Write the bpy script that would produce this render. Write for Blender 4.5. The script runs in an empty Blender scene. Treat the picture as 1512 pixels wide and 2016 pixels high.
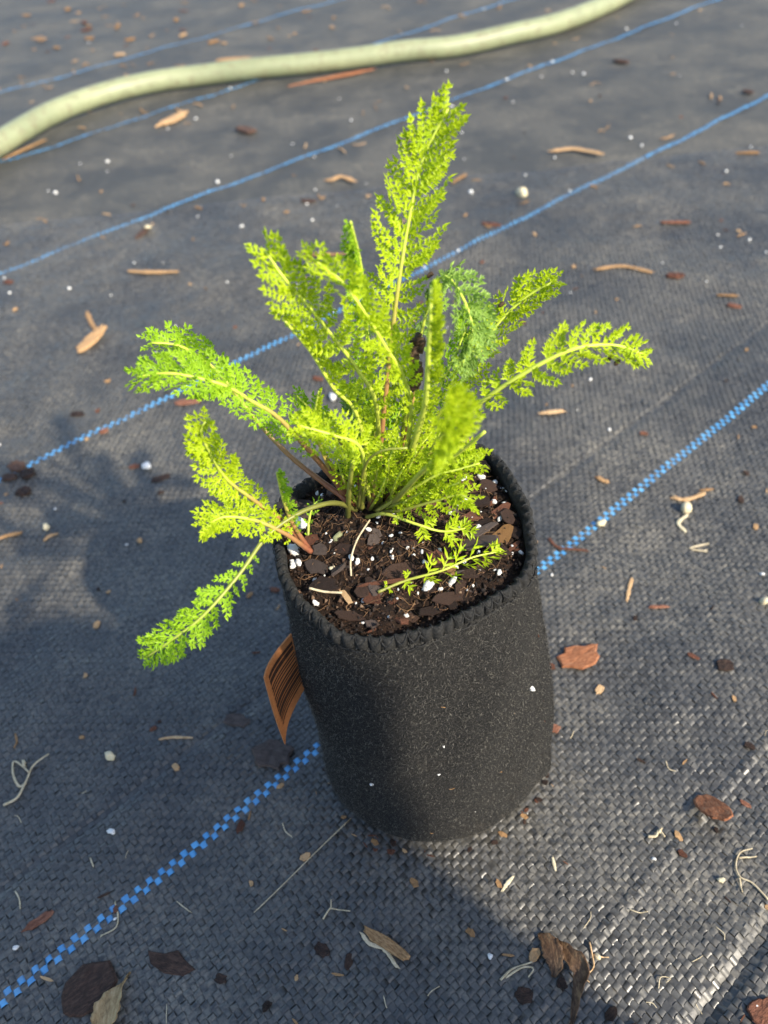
import bpy, math, random
import numpy as np
from mathutils import Matrix, Vector

random.seed(7)
rng = np.random.default_rng(7)
sc = bpy.context.scene
COL = sc.collection

# ------------------------------------------------------------------ camera
CAM_H = 0.32
PITCH, ROLL = math.radians(45.5), math.radians(6.0)
FPX = 1456.0
_R0 = np.array([1.0, 0, 0]); _F = np.array([0, math.cos(PITCH), -math.sin(PITCH)])
_D0 = -np.array([0, math.sin(PITCH), math.cos(PITCH)])
_R = math.cos(ROLL) * _R0 + math.sin(ROLL) * _D0
_D = -math.sin(ROLL) * _R0 + math.cos(ROLL) * _D0
_C = np.array([0, 0, CAM_H])
cam_data = bpy.data.cameras.new('camera')
cam = bpy.data.objects.new('camera', cam_data); COL.objects.link(cam)
cam.matrix_world = Matrix(((_R[0], -_D[0], -_F[0], _C[0]), (_R[1], -_D[1], -_F[1], _C[1]),
                           (_R[2], -_D[2], -_F[2], _C[2]), (0, 0, 0, 1)))
cam_data.sensor_fit = 'VERTICAL'
cam_data.sensor_height = 9.5
cam_data.lens = 9.5 * FPX / 2016.0
cam_data.clip_start = 0.005
cam_data.clip_end = 200.0
cam_data.dof.use_dof = True
cam_data.dof.focus_distance = 0.245
cam_data.dof.aperture_fstop = 3.0
sc.camera = cam

# ------------------------------------------------------------------ sky, sun, exposure
SUN_EL, SUN_AZ = math.radians(36.0), math.radians(134.0)      # azimuth clockwise from +Y
world = bpy.data.worlds.new('World'); sc.world = world; world.use_nodes = True
wn = world.node_tree
sky = wn.nodes.new('ShaderNodeTexSky'); sky.sky_type = 'NISHITA'; sky.sun_disc = False
sky.sun_elevation = SUN_EL; sky.sun_rotation = SUN_AZ
wn.links.new(sky.outputs[0], wn.nodes['Background'].inputs[0])
wn.nodes['Background'].inputs[1].default_value = 0.15
sl = bpy.data.lights.new('sun', 'SUN'); sl.energy = 3.7; sl.angle = math.radians(1.2); sl.color = (1.0, 0.90, 0.74)
so = bpy.data.objects.new('sun', sl); COL.objects.link(so)
_sd = Vector((math.sin(SUN_AZ) * math.cos(SUN_EL), math.cos(SUN_AZ) * math.cos(SUN_EL), math.sin(SUN_EL)))
so.rotation_euler = _sd.to_track_quat('Z', 'Y').to_euler(); so.location = _sd * 5
sc.view_settings.view_transform = 'Standard'; sc.view_settings.look = 'None'
sc.view_settings.exposure = 1.06; sc.view_settings.gamma = 1.0
sc.view_settings.use_curve_mapping = False

# ------------------------------------------------------------------ helpers
def gp(px, py, z=0.0):
    """where the line of sight of a photo pixel meets the level z"""
    d = _F * FPX + _R * (px - 756) + _D * (py - 1008)
    return _C + d * ((z - CAM_H) / d[2])

def gy(px, py, y):
    """where the line of sight of a photo pixel meets the upright plane at distance y"""
    d = _F * FPX + _R * (px - 756) + _D * (py - 1008)
    return _C + d * (y / d[1])

def pxm(P):
    return FPX / float((np.asarray(P) - _C) @ _F)

def tag(o, label, cat, group=None):
    o['label'] = label; o['category'] = cat
    if group: o['group'] = group
    return o

def mesh(name, V, Fc, smooth=True):
    me = bpy.data.meshes.new(name)
    me.from_pydata([tuple(map(float, v)) for v in V], [], Fc)
    if smooth: me.polygons.foreach_set('use_smooth', [True] * len(me.polygons))
    me.update(); return me

def quads(name, V, Q, smooth=True):
    """numpy verts (n,3) and quads (m,4), fast"""
    V = np.ascontiguousarray(V, dtype=np.float32); Q = np.ascontiguousarray(Q, dtype=np.int32)
    me = bpy.data.meshes.new(name)
    me.vertices.add(len(V)); me.vertices.foreach_set('co', V.ravel())
    k = Q.shape[1]
    me.loops.add(Q.size); me.loops.foreach_set('vertex_index', Q.ravel())
    me.polygons.add(len(Q)); me.polygons.foreach_set('loop_start', np.arange(0, Q.size, k, dtype=np.int32))
    if smooth: me.polygons.foreach_set('use_smooth', np.ones(len(Q), dtype=bool))
    me.update(calc_edges=True); return me

def link(name, me, m, parent=None, loc=(0, 0, 0), kind=None):
    o = bpy.data.objects.new(name, me); COL.objects.link(o)
    if me is not None and m is not None and not len(me.materials): me.materials.append(m)
    o.location = loc
    if parent is not None: o.parent = parent
    if kind: o['kind'] = kind
    return o

def empty(name, loc):
    o = bpy.data.objects.new(name, None); COL.objects.link(o)
    o.location = tuple(map(float, loc)); o.empty_display_size = .01
    return o

def attr(me, name, vals):
    a = me.attributes.new(name, 'FLOAT', 'POINT'); a.data.foreach_set('value', np.asarray(vals, dtype=np.float32))

class NT:
    def __init__(s, name):
        s.m = bpy.data.materials.new(name); s.m.use_nodes = True
        s.t = s.m.node_tree; s.b = s.t.nodes['Principled BSDF']; s.out = s.t.nodes['Material Output']
    def n(s, t, **k):
        x = s.t.nodes.new(t)
        for a, v in k.items(): setattr(x, a, v)
        return x
    def l(s, a, b): s.t.links.new(a, b)
    def coord(s):
        return s.n('ShaderNodeTexCoord').outputs['Object']
    def noise(s, scale, detail=4, rough=.6, vec=None):
        x = s.n('ShaderNodeTexNoise'); x.inputs['Scale'].default_value = scale
        x.inputs['Detail'].default_value = detail; x.inputs['Roughness'].default_value = rough
        s.l(vec if vec is not None else s.coord(), x.inputs['Vector']); return x.outputs[0]
    def ramp(s, fac, stops):
        r = s.n('ShaderNodeValToRGB'); e = r.color_ramp.elements
        while len(e) < len(stops): e.new(.5)
        for q, (p, c) in zip(e, stops): q.position = p; q.color = (*c, 1) if len(c) == 3 else c
        s.l(fac, r.inputs[0]); return r.outputs[0]
    def mix(s, fac, a, b, mode='MIX'):
        x = s.n('ShaderNodeMix', data_type='RGBA', blend_type=mode)
        for i, v in ((0, fac), (6, a), (7, b)):
            if isinstance(v, bpy.types.NodeSocket): s.l(v, x.inputs[i])
            else: x.inputs[i].default_value = v if i == 0 else (*v, 1)
        return x.outputs[2]
    def math(s, op, a, b=0.0, clamp=False):
        x = s.n('ShaderNodeMath', operation=op, use_clamp=clamp)
        for i, v in ((0, a), (1, b)):
            if isinstance(v, bpy.types.NodeSocket): s.l(v, x.inputs[i])
            else: x.inputs[i].default_value = v
        return x.outputs[0]
    def island(s):
        return s.n('ShaderNodeNewGeometry').outputs['Random Per Island']
    def objrand(s):
        return s.n('ShaderNodeObjectInfo').outputs['Random']
    def bump(s, h, strength=.5, dist=.0005):
        x = s.n('ShaderNodeBump'); x.inputs['Strength'].default_value = strength; x.inputs['Distance'].default_value = dist
        s.l(h, x.inputs['Height']); s.l(x.outputs[0], s.b.inputs['Normal'])

def grain(name, stops, scale=300, rough=.8, bump=.4, dist=.0006, detail=5, objvar=0.0, spec=.3, stretch=None):
    t = NT(name); vec = t.coord()
    if stretch:
        mp = t.n('ShaderNodeMapping'); mp.inputs['Scale'].default_value = stretch; t.l(vec, mp.inputs[0]); vec = mp.outputs[0]
    f = t.noise(scale, detail, .65, vec)
    if objvar:
        f2 = t.math('MULTIPLY_ADD', t.objrand(), objvar); f2.node.inputs[2].default_value = -objvar / 2
        f = t.math('ADD', f, f2, True)
    t.l(t.ramp(f, stops), t.b.inputs['Base Color'])
    t.b.inputs['Roughness'].default_value = rough; t.b.inputs['Specular IOR Level'].default_value = spec
    if bump: t.bump(t.noise(scale * 2.2, 4, .6, vec), bump, dist)
    return t.m

# ------------------------------------------------------------------ the ground fabric
AZ = math.radians(53.6)
LU = np.array([math.sin(AZ), math.cos(AZ)])        # along the blue threads
LV = np.array([-math.cos(AZ), math.sin(AZ)])       # across them
PU, PV = 0.00275, 0.0026                           # weave pitch
VB = [0.157 + .3 * k for k in range(-1, 5)]        # blue threads every 30 cm
def vof(px, py):
    return float(gp(px, py)[:2] @ LV)
V_RIB = [vof(1290, 1712), vof(170, 1640), vof(1290, 800)]
V_SEAM = (vof(1480, 1915), vof(1430, 1900))

def gz(x, y):
    """gentle waves of the loosely laid fabric"""
    x = np.asarray(x, float); y = np.asarray(y, float)
    u = x * LU[0] + y * LU[1]; v = x * LV[0] + y * LV[1]
    z = .0009 * np.sin(u * 21 + 1.3) * np.sin(v * 33 + .4) + .0007 * np.sin(u * 47 + v * 19 + 2) + .0005 * np.sin(v * 74 - u * 13) \
        + .00032 * np.sin(u * 120 + 3 * np.sin(v * 50)) * np.sin(v * 27 + 2 * np.sin(u * 9)) + .00022 * np.sin(v * 190 + 4 * np.sin(u * 31)) * np.sin(u * 17 + 1)
    pot = np.exp(-(((x - .013) / .075) ** 2 + ((y - .157) / .07) ** 2) ** 2)
    z = z * (1 - pot)
    for r, a in zip(V_RIB, (.0007, -.0005, -.0011)):
        z = z + a * np.exp(-((v - r) / .0016) ** 2) * (1 - pot)
    a, b = V_SEAM
    z = z - .0022 / (1 + np.exp((v - b) / .0006)) * 1.0 + .0022 / (1 + np.exp((v - a) / .0006))
    return z

def fabric_mat(name, c0, c1, weave=False, blue=False):
    t = NT(name); co = t.coord()
    if weave: r = t.noise(260, 2, .7)
    else: r = t.island()
    base = t.mix(r, c0, c1)
    fine = t.noise(1400, 3, .7, co)
    base = t.mix(t.math('MULTIPLY', fine, .35), base, (c1[0] * .55, c1[1] * .55, c1[2] * .55))
    # dried silt lying on the fabric in cloudy patches
    d1 = t.ramp(t.noise(9, 6, .62, co), [(.40, (0, 0, 0)), (.66, (1, 1, 1))])
    d2 = t.ramp(t.noise(420, 5, .7, co), [(.40, (0, 0, 0)), (.62, (1, 1, 1))])
    d3 = t.ramp(t.noise(45, 5, .7, co), [(.50, (0, 0, 0)), (.75, (1, 1, 1))])
    dust = t.math('ADD', t.math('MULTIPLY', t.math('MULTIPLY', d1, d2), .55), t.math('MULTIPLY', t.math('MULTIPLY', d3, d2), .4), True)
    dust = t.math('ADD', t.math('MULTIPLY', dust, 1.0 if not blue else .6), .06 if not blue else .10)
    col = t.mix(dust, base, (.25, .225, .175))
    t.l(col, t.b.inputs['Base Color'])
    ro = t.math('MULTIPLY_ADD', t.island() if not weave else fine, .26); ro.node.inputs[2].default_value = .24 if not weave else .42
    t.l(t.math('ADD', ro, t.math('MULTIPLY', dust, .5), True), t.b.inputs['Roughness'])
    t.b.inputs['Specular IOR Level'].default_value = .35 if weave else .65
    if weave:
        mp = t.n('ShaderNodeMapping', vector_type='POINT')
        mp.inputs['Rotation'].default_value = (0, 0, -(math.pi / 2 - AZ)); t.l(co, mp.inputs[0])
        sx = t.n('ShaderNodeSeparateXYZ'); t.l(mp.outputs[0], sx.inputs[0])
        su = t.math('ABSOLUTE', t.math('SINE', t.math('MULTIPLY', sx.outputs[0], math.pi / PU)))
        sv = t.math('ABSOLUTE', t.math('SINE', t.math('MULTIPLY', sx.outputs[1], math.pi / PV)))
        t.bump(t.math('ADD', t.math('MULTIPLY', su, sv), t.math('MULTIPLY', t.noise(90, 3), .6)), .8, .0006)
    else:
        t.bump(fine, .25, .0002)
    return t.m

M_FAB = fabric_mat('black_woven_tape', (.022, .0222, .0215), (.056, .0560, .0540))
M_FABF = fabric_mat('black_woven_fabric', (.034, .0345, .0335), (.046, .046, .0445), weave=True)
M_BLUE = fabric_mat('blue_tape', (.045, .29, .62), (.10, .42, .76), blue=True)

def sheet():
    # concentric-ish grid: fine in view, then out to the horizon
    xs = np.concatenate([np.array([-60, -20, -8, -4]), np.linspace(-2.6, 2.6, 120), np.array([4, 8, 20, 60])])
    ys = np.concatenate([np.array([-60, -20, -6, -2, -1]), np.linspace(-.6, 3.4, 110), np.array([5, 9, 20, 60])])
    X, Y = np.meshgrid(xs, ys)
    Z = gz(X, Y); Z[(abs(X) > 2.7) | (Y > 3.5) | (Y < -.7)] = 0
    V = np.stack([X, Y, Z - .0016], -1).reshape(-1, 3)
    nx, ny = len(xs), len(ys)
    i = np.arange(nx - 1)[None] + np.arange(ny - 1)[:, None] * nx
    Q = np.stack([i, i + 1, i + 1 + nx, i + nx], -1).reshape(-1, 4)
    return quads('ground', V, Q)
ground = link('ground', sheet(), M_FABF, kind='structure')

def cells(I, J):
    """arched tape crossings of a plain weave: I along LU, J along LV"""
    n = len(I)
    uc = (I + .5) * PU; vc = (J + .5) * PV
    warp = ((I + J) % 2 == 0)
    jit = rng.normal(0, 1, (n, 6))
    A = np.array([-.56, -.26, .26, .56]); H = np.array([-.00036, .00014, .00014, -.00036])
    V = np.zeros((n, 8, 3)); k = 0
    tw = jit[:, 0] * .05; tilt = jit[:, 1] * .00009; roll = jit[:, 4] * .00012; hh = 1 + jit[:, 2] * .25; wid = .50 + jit[:, 3] * .022
    wid = np.clip(wid, .38, .535)
    for a, h in zip(A, H):
        for s in (-1, 1):
            al = a; ac = s * wid + tw * a
            du = np.where(warp, al * PU, ac * PU); dv = np.where(warp, ac * PV, al * PV)
            u = uc + du; v = vc + dv
            x = u * LU[0] + v * LV[0]; y = u * LU[1] + v * LV[1]
            V[:, k, 0] = x; V[:, k, 1] = y
            V[:, k, 2] = gz(x, y) + h * hh + tilt * a * 2 + roll * s + jit[:, 5] * .00004
            k += 1
    b = np.arange(n)[:, None, None] * 8
    q = np.array([[0, 2, 3, 1], [2, 4, 5, 3], [4, 6, 7, 5]])[None]
    Q = (b + q).reshape(-1, 4)
    flip = np.repeat(~warp, 3)                     # weft patches are mirrored: keep normals up
    Q[~flip] = Q[~flip]; Q[flip] = Q[flip][:, ::-1]
    Q = Q[:, ::-1]
    return V.reshape(-1, 3), Q

def in_view(x, y, ymax, mx):
    half = .16 + .50 * np.maximum(y, 0)
    return (y > -.06) & (y < ymax) & (x > -half - mx - .02 * 0) & (x < half + mx)

ii = np.arange(-200, 480); jj = np.arange(-260, 480)
I, J = np.meshgrid(ii, jj); I = I.ravel(); J = J.ravel()
uc = (I + .5) * PU; vc = (J + .5) * PV
X = uc * LU[0] + vc * LV[0]; Y = uc * LU[1] + vc * LV[1]
JB = [int(math.floor(v / PV)) for v in VB]
isblue = np.zeros(len(J), bool)
for jb in JB: isblue |= (J == jb) | (J == jb + 1)
near = in_view(X, Y, .80, .09) & ~(isblue & ((I + J) % 2 == 0))
V, Q = cells(I[near], J[near])
link('woven_tapes', quads('woven_tapes', V, Q), M_FAB, ground, kind='stuff')
for jb in JB:                                      # each blue marker thread is a part of the fabric
    bi = np.arange(-900, 1500); BI = np.concatenate([bi, bi]); BJ = np.concatenate([np.full(len(bi), jb), np.full(len(bi), jb + 1)])
    bu = (BI + .5) * PU; bv = (BJ + .5) * PV
    bx = bu * LU[0] + bv * LV[0]; by = bu * LU[1] + bv * LV[1]
    k = ((BI + BJ) % 2 == 0) & in_view(bx, by, 2.8, 1.1)
    if k.sum() < 4: continue
    V, Q = cells(BI[k], BJ[k])
    link('blue_thread', quads('blue_thread', V, Q), M_BLUE, ground)

def tube(pts, rad, nseg=6, cap=True):
    """tube along pts; rad scalar or list"""
    P = np.asarray(pts, float); n = len(P)
    r = np.full(n, rad) if np.isscalar(rad) else np.asarray(rad, float)
    T = np.gradient(P, axis=0); T /= np.linalg.norm(T, axis=1)[:, None] + 1e-12
    ref = np.array([0.1, 0.2, 1.0]); V = []
    a = np.linspace(0, 2 * math.pi, nseg, endpoint=False)
    s = np.cross(T[0], ref)
    if np.linalg.norm(s) < 1e-3: s = np.cross(T[0], [1, 0, 0])
    for i in range(n):
        s = s - T[i] * (s @ T[i]); s /= np.linalg.norm(s) + 1e-12
        b = np.cross(T[i], s)
        V.append(P[i] + r[i] * (np.cos(a)[:, None] * s + np.sin(a)[:, None] * b))
    V = np.concatenate(V); Fc = []
    for i in range(n - 1):
        for k in range(nseg):
            k2 = (k + 1) % nseg
            Fc.append((i * nseg + k, i * nseg + k2, (i + 1) * nseg + k2, (i + 1) * nseg + k))
    if cap:
        Fc.append(tuple(range(nseg))[::-1]); Fc.append(tuple(range((n - 1) * nseg, n * nseg)))
    return V, Fc

def spline(pts, n):
    """Catmull-Rom through pts, n samples evenly along the length"""
    P = np.asarray(pts, float)
    E = np.vstack([2 * P[0] - P[1], P, 2 * P[-1] - P[-2]]); out = []
    for i in range(len(P) - 1):
        p0, p1, p2, p3 = E[i:i + 4]
        for t in np.linspace(0, 1, 24, endpoint=False):
            out.append(.5 * ((2 * p1) + (-p0 + p2) * t + (2 * p0 - 5 * p1 + 4 * p2 - p3) * t * t + (-p0 + 3 * p1 - 3 * p2 + p3) * t ** 3))
    out.append(P[-1]); out = np.array(out)
    d = np.concatenate([[0], np.cumsum(np.linalg.norm(np.diff(out, axis=0), axis=1))])
    s = np.linspace(0, d[-1], n)
    return np.stack([np.interp(s, d, out[:, k]) for k in range(3)], 1)

# ------------------------------------------------------------------ fabric pot
RIM_Z, SOIL_Z = 0.145, 0.1408
rim_px = [(540, 1050), (545, 990), (620, 930), (780, 880), (900, 868), (945, 875), (985, 905), (1010, 950), (1038, 1010),
          (1050, 1070), (1056, 1098), (990, 1162), (900, 1212), (820, 1242), (740, 1258), (690, 1256), (630, 1228), (590, 1192), (560, 1135), (545, 1085)]
RP = np.array([gp(x, y, RIM_Z) for x, y in rim_px])[:, :2]
RC = np.array([(RP[:, 0].min() + RP[:, 0].max()) / 2, (RP[:, 1].min() + RP[:, 1].max()) / 2])
_ang = np.arctan2(RP[:, 1] - RC[1], RP[:, 0] - RC[0]); _rad = np.hypot(*(RP - RC).T)
_o = np.argsort(_ang)
NU = 720
TH = np.linspace(-math.pi, math.pi, NU, endpoint=False)
RR = np.interp(TH, np.concatenate([_ang[_o] - 2 * math.pi, _ang[_o], _ang[_o] + 2 * math.pi]), np.tile(_rad[_o], 3))
_k = np.exp(-(np.arange(-40, 41) / 15.0) ** 2); _k /= _k.sum()
RR = np.convolve(np.concatenate([RR[-40:], RR, RR[:40]]), _k, 'valid')
def rim_r(th): return np.interp(th, np.concatenate([TH - 2 * math.pi, TH, TH + 2 * math.pi]), np.tile(RR, 3))
BC = np.array([.0120, .1575]); BRX, BRY = .0505, .0440
def base_pt(th):
    c, s = np.cos(th), np.sin(th); e = 2 / 2.08
    return np.stack([BC[0] + BRX * np.sign(c) * abs(c) ** e, BC[1] + BRY * np.sign(s) * abs(s) ** e], -1)
def rim_pt(th, off=0.0):
    r = rim_r(th) + off
    return np.stack([RC[0] + r * np.cos(th), RC[1] + r * np.sin(th)], -1)
SEAM_TH = math.atan2(gp(1056, 1098, RIM_Z)[1] - RC[1], gp(1056, 1098, RIM_Z)[0] - RC[0])      # the bag's upright side seam
NST = 70
seam_th = np.linspace(-math.pi, math.pi, NST, endpoint=False)
def rim_lift(th): return .0012 * np.sin(th * 2 + .6) + .0007 * np.sin(th * 5 + 1.1)
HEM = .0048
def wall(th, h, off=0.0):
    """outer face of the pot at height fraction h (0 ground, 1 rim)"""
    B = base_pt(th); Rm = rim_pt(th)
    w = (h ** 1.15)[..., None] if isinstance(h, np.ndarray) else h ** 1.15
    P = B * (1 - w) + Rm * w
    ctr = BC * (1 - w) + RC * w
    d = P - ctr; L = np.linalg.norm(d, axis=-1, keepdims=True)
    hv = np.asarray(h)[..., None]
    und = .0012 * np.sin(th * 3 + hv[..., 0] * 5)[..., None] * np.sin(hv * math.pi) + .0008 * np.sin(th * 7 - hv[..., 0] * 9 + 2)[..., None] * np.sin(hv * math.pi)
    und = und - .0022 * np.exp(-((th[..., None] + .9) / .35) ** 2 - ((hv - .16) / .16) ** 2) - .0018 * np.exp(-((th[..., None] + 2.2) / .3) ** 2 - ((hv - .3) / .2) ** 2)
    dth = np.arctan2(np.sin(th - SEAM_TH), np.cos(th - SEAM_TH))[..., None]
    und = und + (.0024 * np.exp(-(dth / .10) ** 2) + .0007 * np.exp(-(dth / .02) ** 2)) * np.clip(1.15 - hv, 0, 1)
    corner = -.006 * np.exp(-(hv / .035) ** 1.2)
    return P + d / L * (off + und + corner)

def build_pot():
    hs = np.concatenate([np.linspace(0, .06, 12)[:-1], np.linspace(.06, .955, 60)])
    rows = []
    fold = rng.normal(0, 1, (4, 2))
    for h in hs:
        P = wall(TH, np.full(NU, h)); z = h * (RIM_Z + rim_lift(TH)) * np.ones(NU) + .0008
        n = .00016 * np.sin(TH * 11 + h * 40) * np.sin(TH * 17 - h * 70)
        d = P - (BC * (1 - h) + RC * h); d /= np.linalg.norm(d, axis=1)[:, None]
        rows.append(np.column_stack([P + d * n[:, None], z]))
    # rolled, overlocked hem: puffed between stitches
    ph = (TH + math.pi) / (2 * math.pi) * NST
    puff = np.abs(np.sin(ph * math.pi)) ** .45
    top = RIM_Z + rim_lift(TH)
    prof = [(-.0052, .0001), (-.0049, .0006), (-.0042, .0009), (-.0028, .0010), (-.0014, .0009), (-.0005, .0006), (0, .0000), (-.0001, -.0006), (-.0006, -.0011),
            (-.0018, -.0014), (-.0036, -.0014), (-.006, -.0014), (-.010, -.0014), (-.018, -.0014)]
    for dz, off in prof:
        k = (puff - .4) * .0018 if -.0050 < dz and off > -.0013 else 0
        P = rim_pt(TH, 0) ; d = P - RC; d /= np.linalg.norm(d, axis=1)[:, None]
        wig = .00035 * np.sin(TH * 9 + 1) + .00025 * np.sin(TH * 17)
        rows.append(np.column_stack([P + d * (np.zeros(NU) + off - .0009 + k + wig * (abs(dz) < .006))[:, None] , top + dz + (.0003 * puff if off > -.0013 else 0)]))
    R = np.array(rows); nr = len(R); V = R.reshape(-1, 3)
    i = np.arange(NU); Q = []
    for r in range(nr - 1):
        a = r * NU + i; b = r * NU + (i + 1) % NU
        Q.append(np.stack([a, b, b + NU, a + NU], -1))
    Q = np.concatenate(Q)
    return V, Q

t = NT('black_felt'); co = t.coord()
f1 = t.noise(1700, 5, .8, co); f2 = t.noise(35, 4, .6, co)
cc = t.ramp(f1, [(.37, (.003, .003, .003)), (.53, (.0105, .0102, .0096)), (.67, (.066, .061, .052))])
dirt = t.ramp(t.noise(60, 6, .7, co), [(.52, (0, 0, 0)), (.78, (1, 1, 1))])
sx = t.n('ShaderNodeSeparateXYZ'); t.l(co, sx.inputs[0])
low = t.n('ShaderNodeMapRange'); low.inputs[1].default_value = .03; low.inputs[2].default_value = 0.0; t.l(sx.outputs[2], low.inputs[0])
dm = t.math('MULTIPLY', dirt, t.math('MULTIPLY_ADD', low.outputs[0], .55)); dm.node.inputs[1].links[0].from_node.inputs[2].default_value = .12
t.l(t.mix(dm, cc, (.085, .062, .04)), t.b.inputs['Base Color'])
t.b.inputs['Roughness'].default_value = .95; t.b.inputs['Specular IOR Level'].default_value = .15
t.b.inputs['Sheen Weight'].default_value = .05; t.b.inputs['Sheen Roughness'].default_value = .5
t.bump(t.math('ADD', f1, t.math('MULTIPLY', t.noise(700, 4, .7, co), 1.2)), 1.0, .0012)
M_FELT = t.m
M_FIB = grain('felt_fibre', [(.38, (.008, .008, .0075)), (.66, (.17, .16, .14))], 800, .6, 0, objvar=0)
M_THREAD = grain('black_thread', [(.3, (.004, .004, .004)), (.7, (.03, .03, .03))], 1500, .5, .5, .0002)

POT = empty('fabric_pot', (BC[0], BC[1], 0)); PO = np.array([BC[0], BC[1], 0.0])
tag(POT, 'black felt fabric grow pot with overlocked rim holding a small feathery plant', 'plant pot')
V, Q = build_pot(); NB = 71 * NU
link('felt_body', quads('felt_body', V[:NB] - PO, Q[(Q < NB).all(1)]), M_FELT, POT)
M_HEM = grain('hem_felt', [(.34, (.008, .008, .008)), (.55, (.024, .0235, .022)), (.75, (.065, .062, .056))], 1500, .75, .8, .0007, 5)
link('overlocked_hem', quads('overlocked_hem', V[NB - NU:] - PO, Q[(Q >= NB - NU).all(1)] - (NB - NU)), M_HEM, POT)
# bottom disc
bt = wall(TH[::12], np.zeros(60)); bv = np.column_stack([bt, np.full(60, .0008)]) - PO
link('felt_base', mesh('felt_base', bv, [tuple(range(60))[::-1]]), M_FELT, POT)
# overlock stitches: two crossing diagonals over the hem and a chain along its foot
def stitch_mesh():
    w = .0030; Vs, Fs = [], []
    outl = lambda y, z: (y, z)
    paths = [[(-w * .10, -.0016, -.0014), (-w * .08, -.0004, .0003), (0, .0007, -.0008), (w * .10, .0009, -.0028), (w * .02, .0006, -.0050)],
             [(w * .02, .0006, -.0010), (w * .35, .0016, -.0022), (w * .75, .0014, -.0014), (w * 1.1, .0004, .0000)],
             [(-w * .62, .0010, -.0050), (-w * .3, .0016, -.0053), (w * .3, .0016, -.0053), (w * .64, .0010, -.0050)]]
    for p in paths:
        v, f = tube(spline(p, 9), .00017, 5); b = sum(len(q) for q in Vs)
        Vs.append(v); Fs += [tuple(i + b for i in q) for q in f]
    return mesh('stitch', np.concatenate(Vs), Fs)
SM = stitch_mesh()
for k, th in enumerate(seam_th):
    th += (rng.random() - .5) * .022
    p = rim_pt(np.array([th]))[0]; q = rim_pt(np.array([th + .01]))[0]
    tg = (q - p) / np.linalg.norm(q - p); nrm = np.array([tg[1], -tg[0]])
    z = RIM_Z + float(rim_lift(th)) + .0003
    o = link('stitch', SM, M_THREAD, POT)
    s = 1 + (rng.random() - .5) * .3
    o.matrix_local = Matrix(((tg[0] * s, nrm[0], 0, p[0] - PO[0] - nrm[0] * .0005), (tg[1] * s, nrm[1], 0, p[1] - PO[1] - nrm[1] * .0005), (0, 0, s, z), (0, 0, 0, 1)))
# loose felt fibres
def fibres(n, lo, hi, hrange, lift):
    th = rng.uniform(-math.pi, math.pi, n); h = rng.uniform(*hrange, n)
    P = wall(th, h); e = 1e-3
    T = wall(th + e, h) - P; T /= np.linalg.norm(T, axis=1)[:, None]
    N = np.column_stack([T[:, 1], -T[:, 0], np.zeros(n)]); T3 = np.column_stack([T, np.zeros(n)])
    Z = np.array([0, 0, 1.0])
    z = h * (RIM_Z + rim_lift(th)) + .0008
    O = np.column_stack([P, z]) + N * .0001
    a = rng.uniform(0, math.pi * 2, n); L = rng.uniform(lo, hi, n)
    D = np.cos(a)[:, None] * T3 + np.sin(a)[:, None] * Z
    S = -np.sin(a)[:, None] * T3 + np.cos(a)[:, None] * Z
    k = rng.uniform(-.4, .4, n)[:, None]; lf = rng.uniform(0, lift, n)[:, None]
    w = rng.uniform(.00003, .00009, n)[:, None]
    M = O + D * L[:, None] * .5 + S * L[:, None] * k * .4 + N * (lf + .0001)
    E2 = O + D * L[:, None] + N * lf * .3 - S * L[:, None] * k * .2
    V = np.stack([O - S * w, O + S * w, M + S * w + N * w, M - S * w + N * w, E2 + S * w * .5, E2 - S * w * .5], 1).reshape(-1, 3)
    V[:, 2] = np.maximum(V[:, 2], .0009)
    b = np.arange(n)[:, None, None] * 6
    Q = (b + np.array([[0, 1, 2, 3], [3, 2, 4, 5]])[None]).reshape(-1, 4)
    return V, Q
V, Q = fibres(30000, .0005, .0026, (.05, .97), .0006)
link('felt_fuzz', quads('felt_fuzz', V - PO, Q), M_FIB, POT, kind='stuff')

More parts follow.
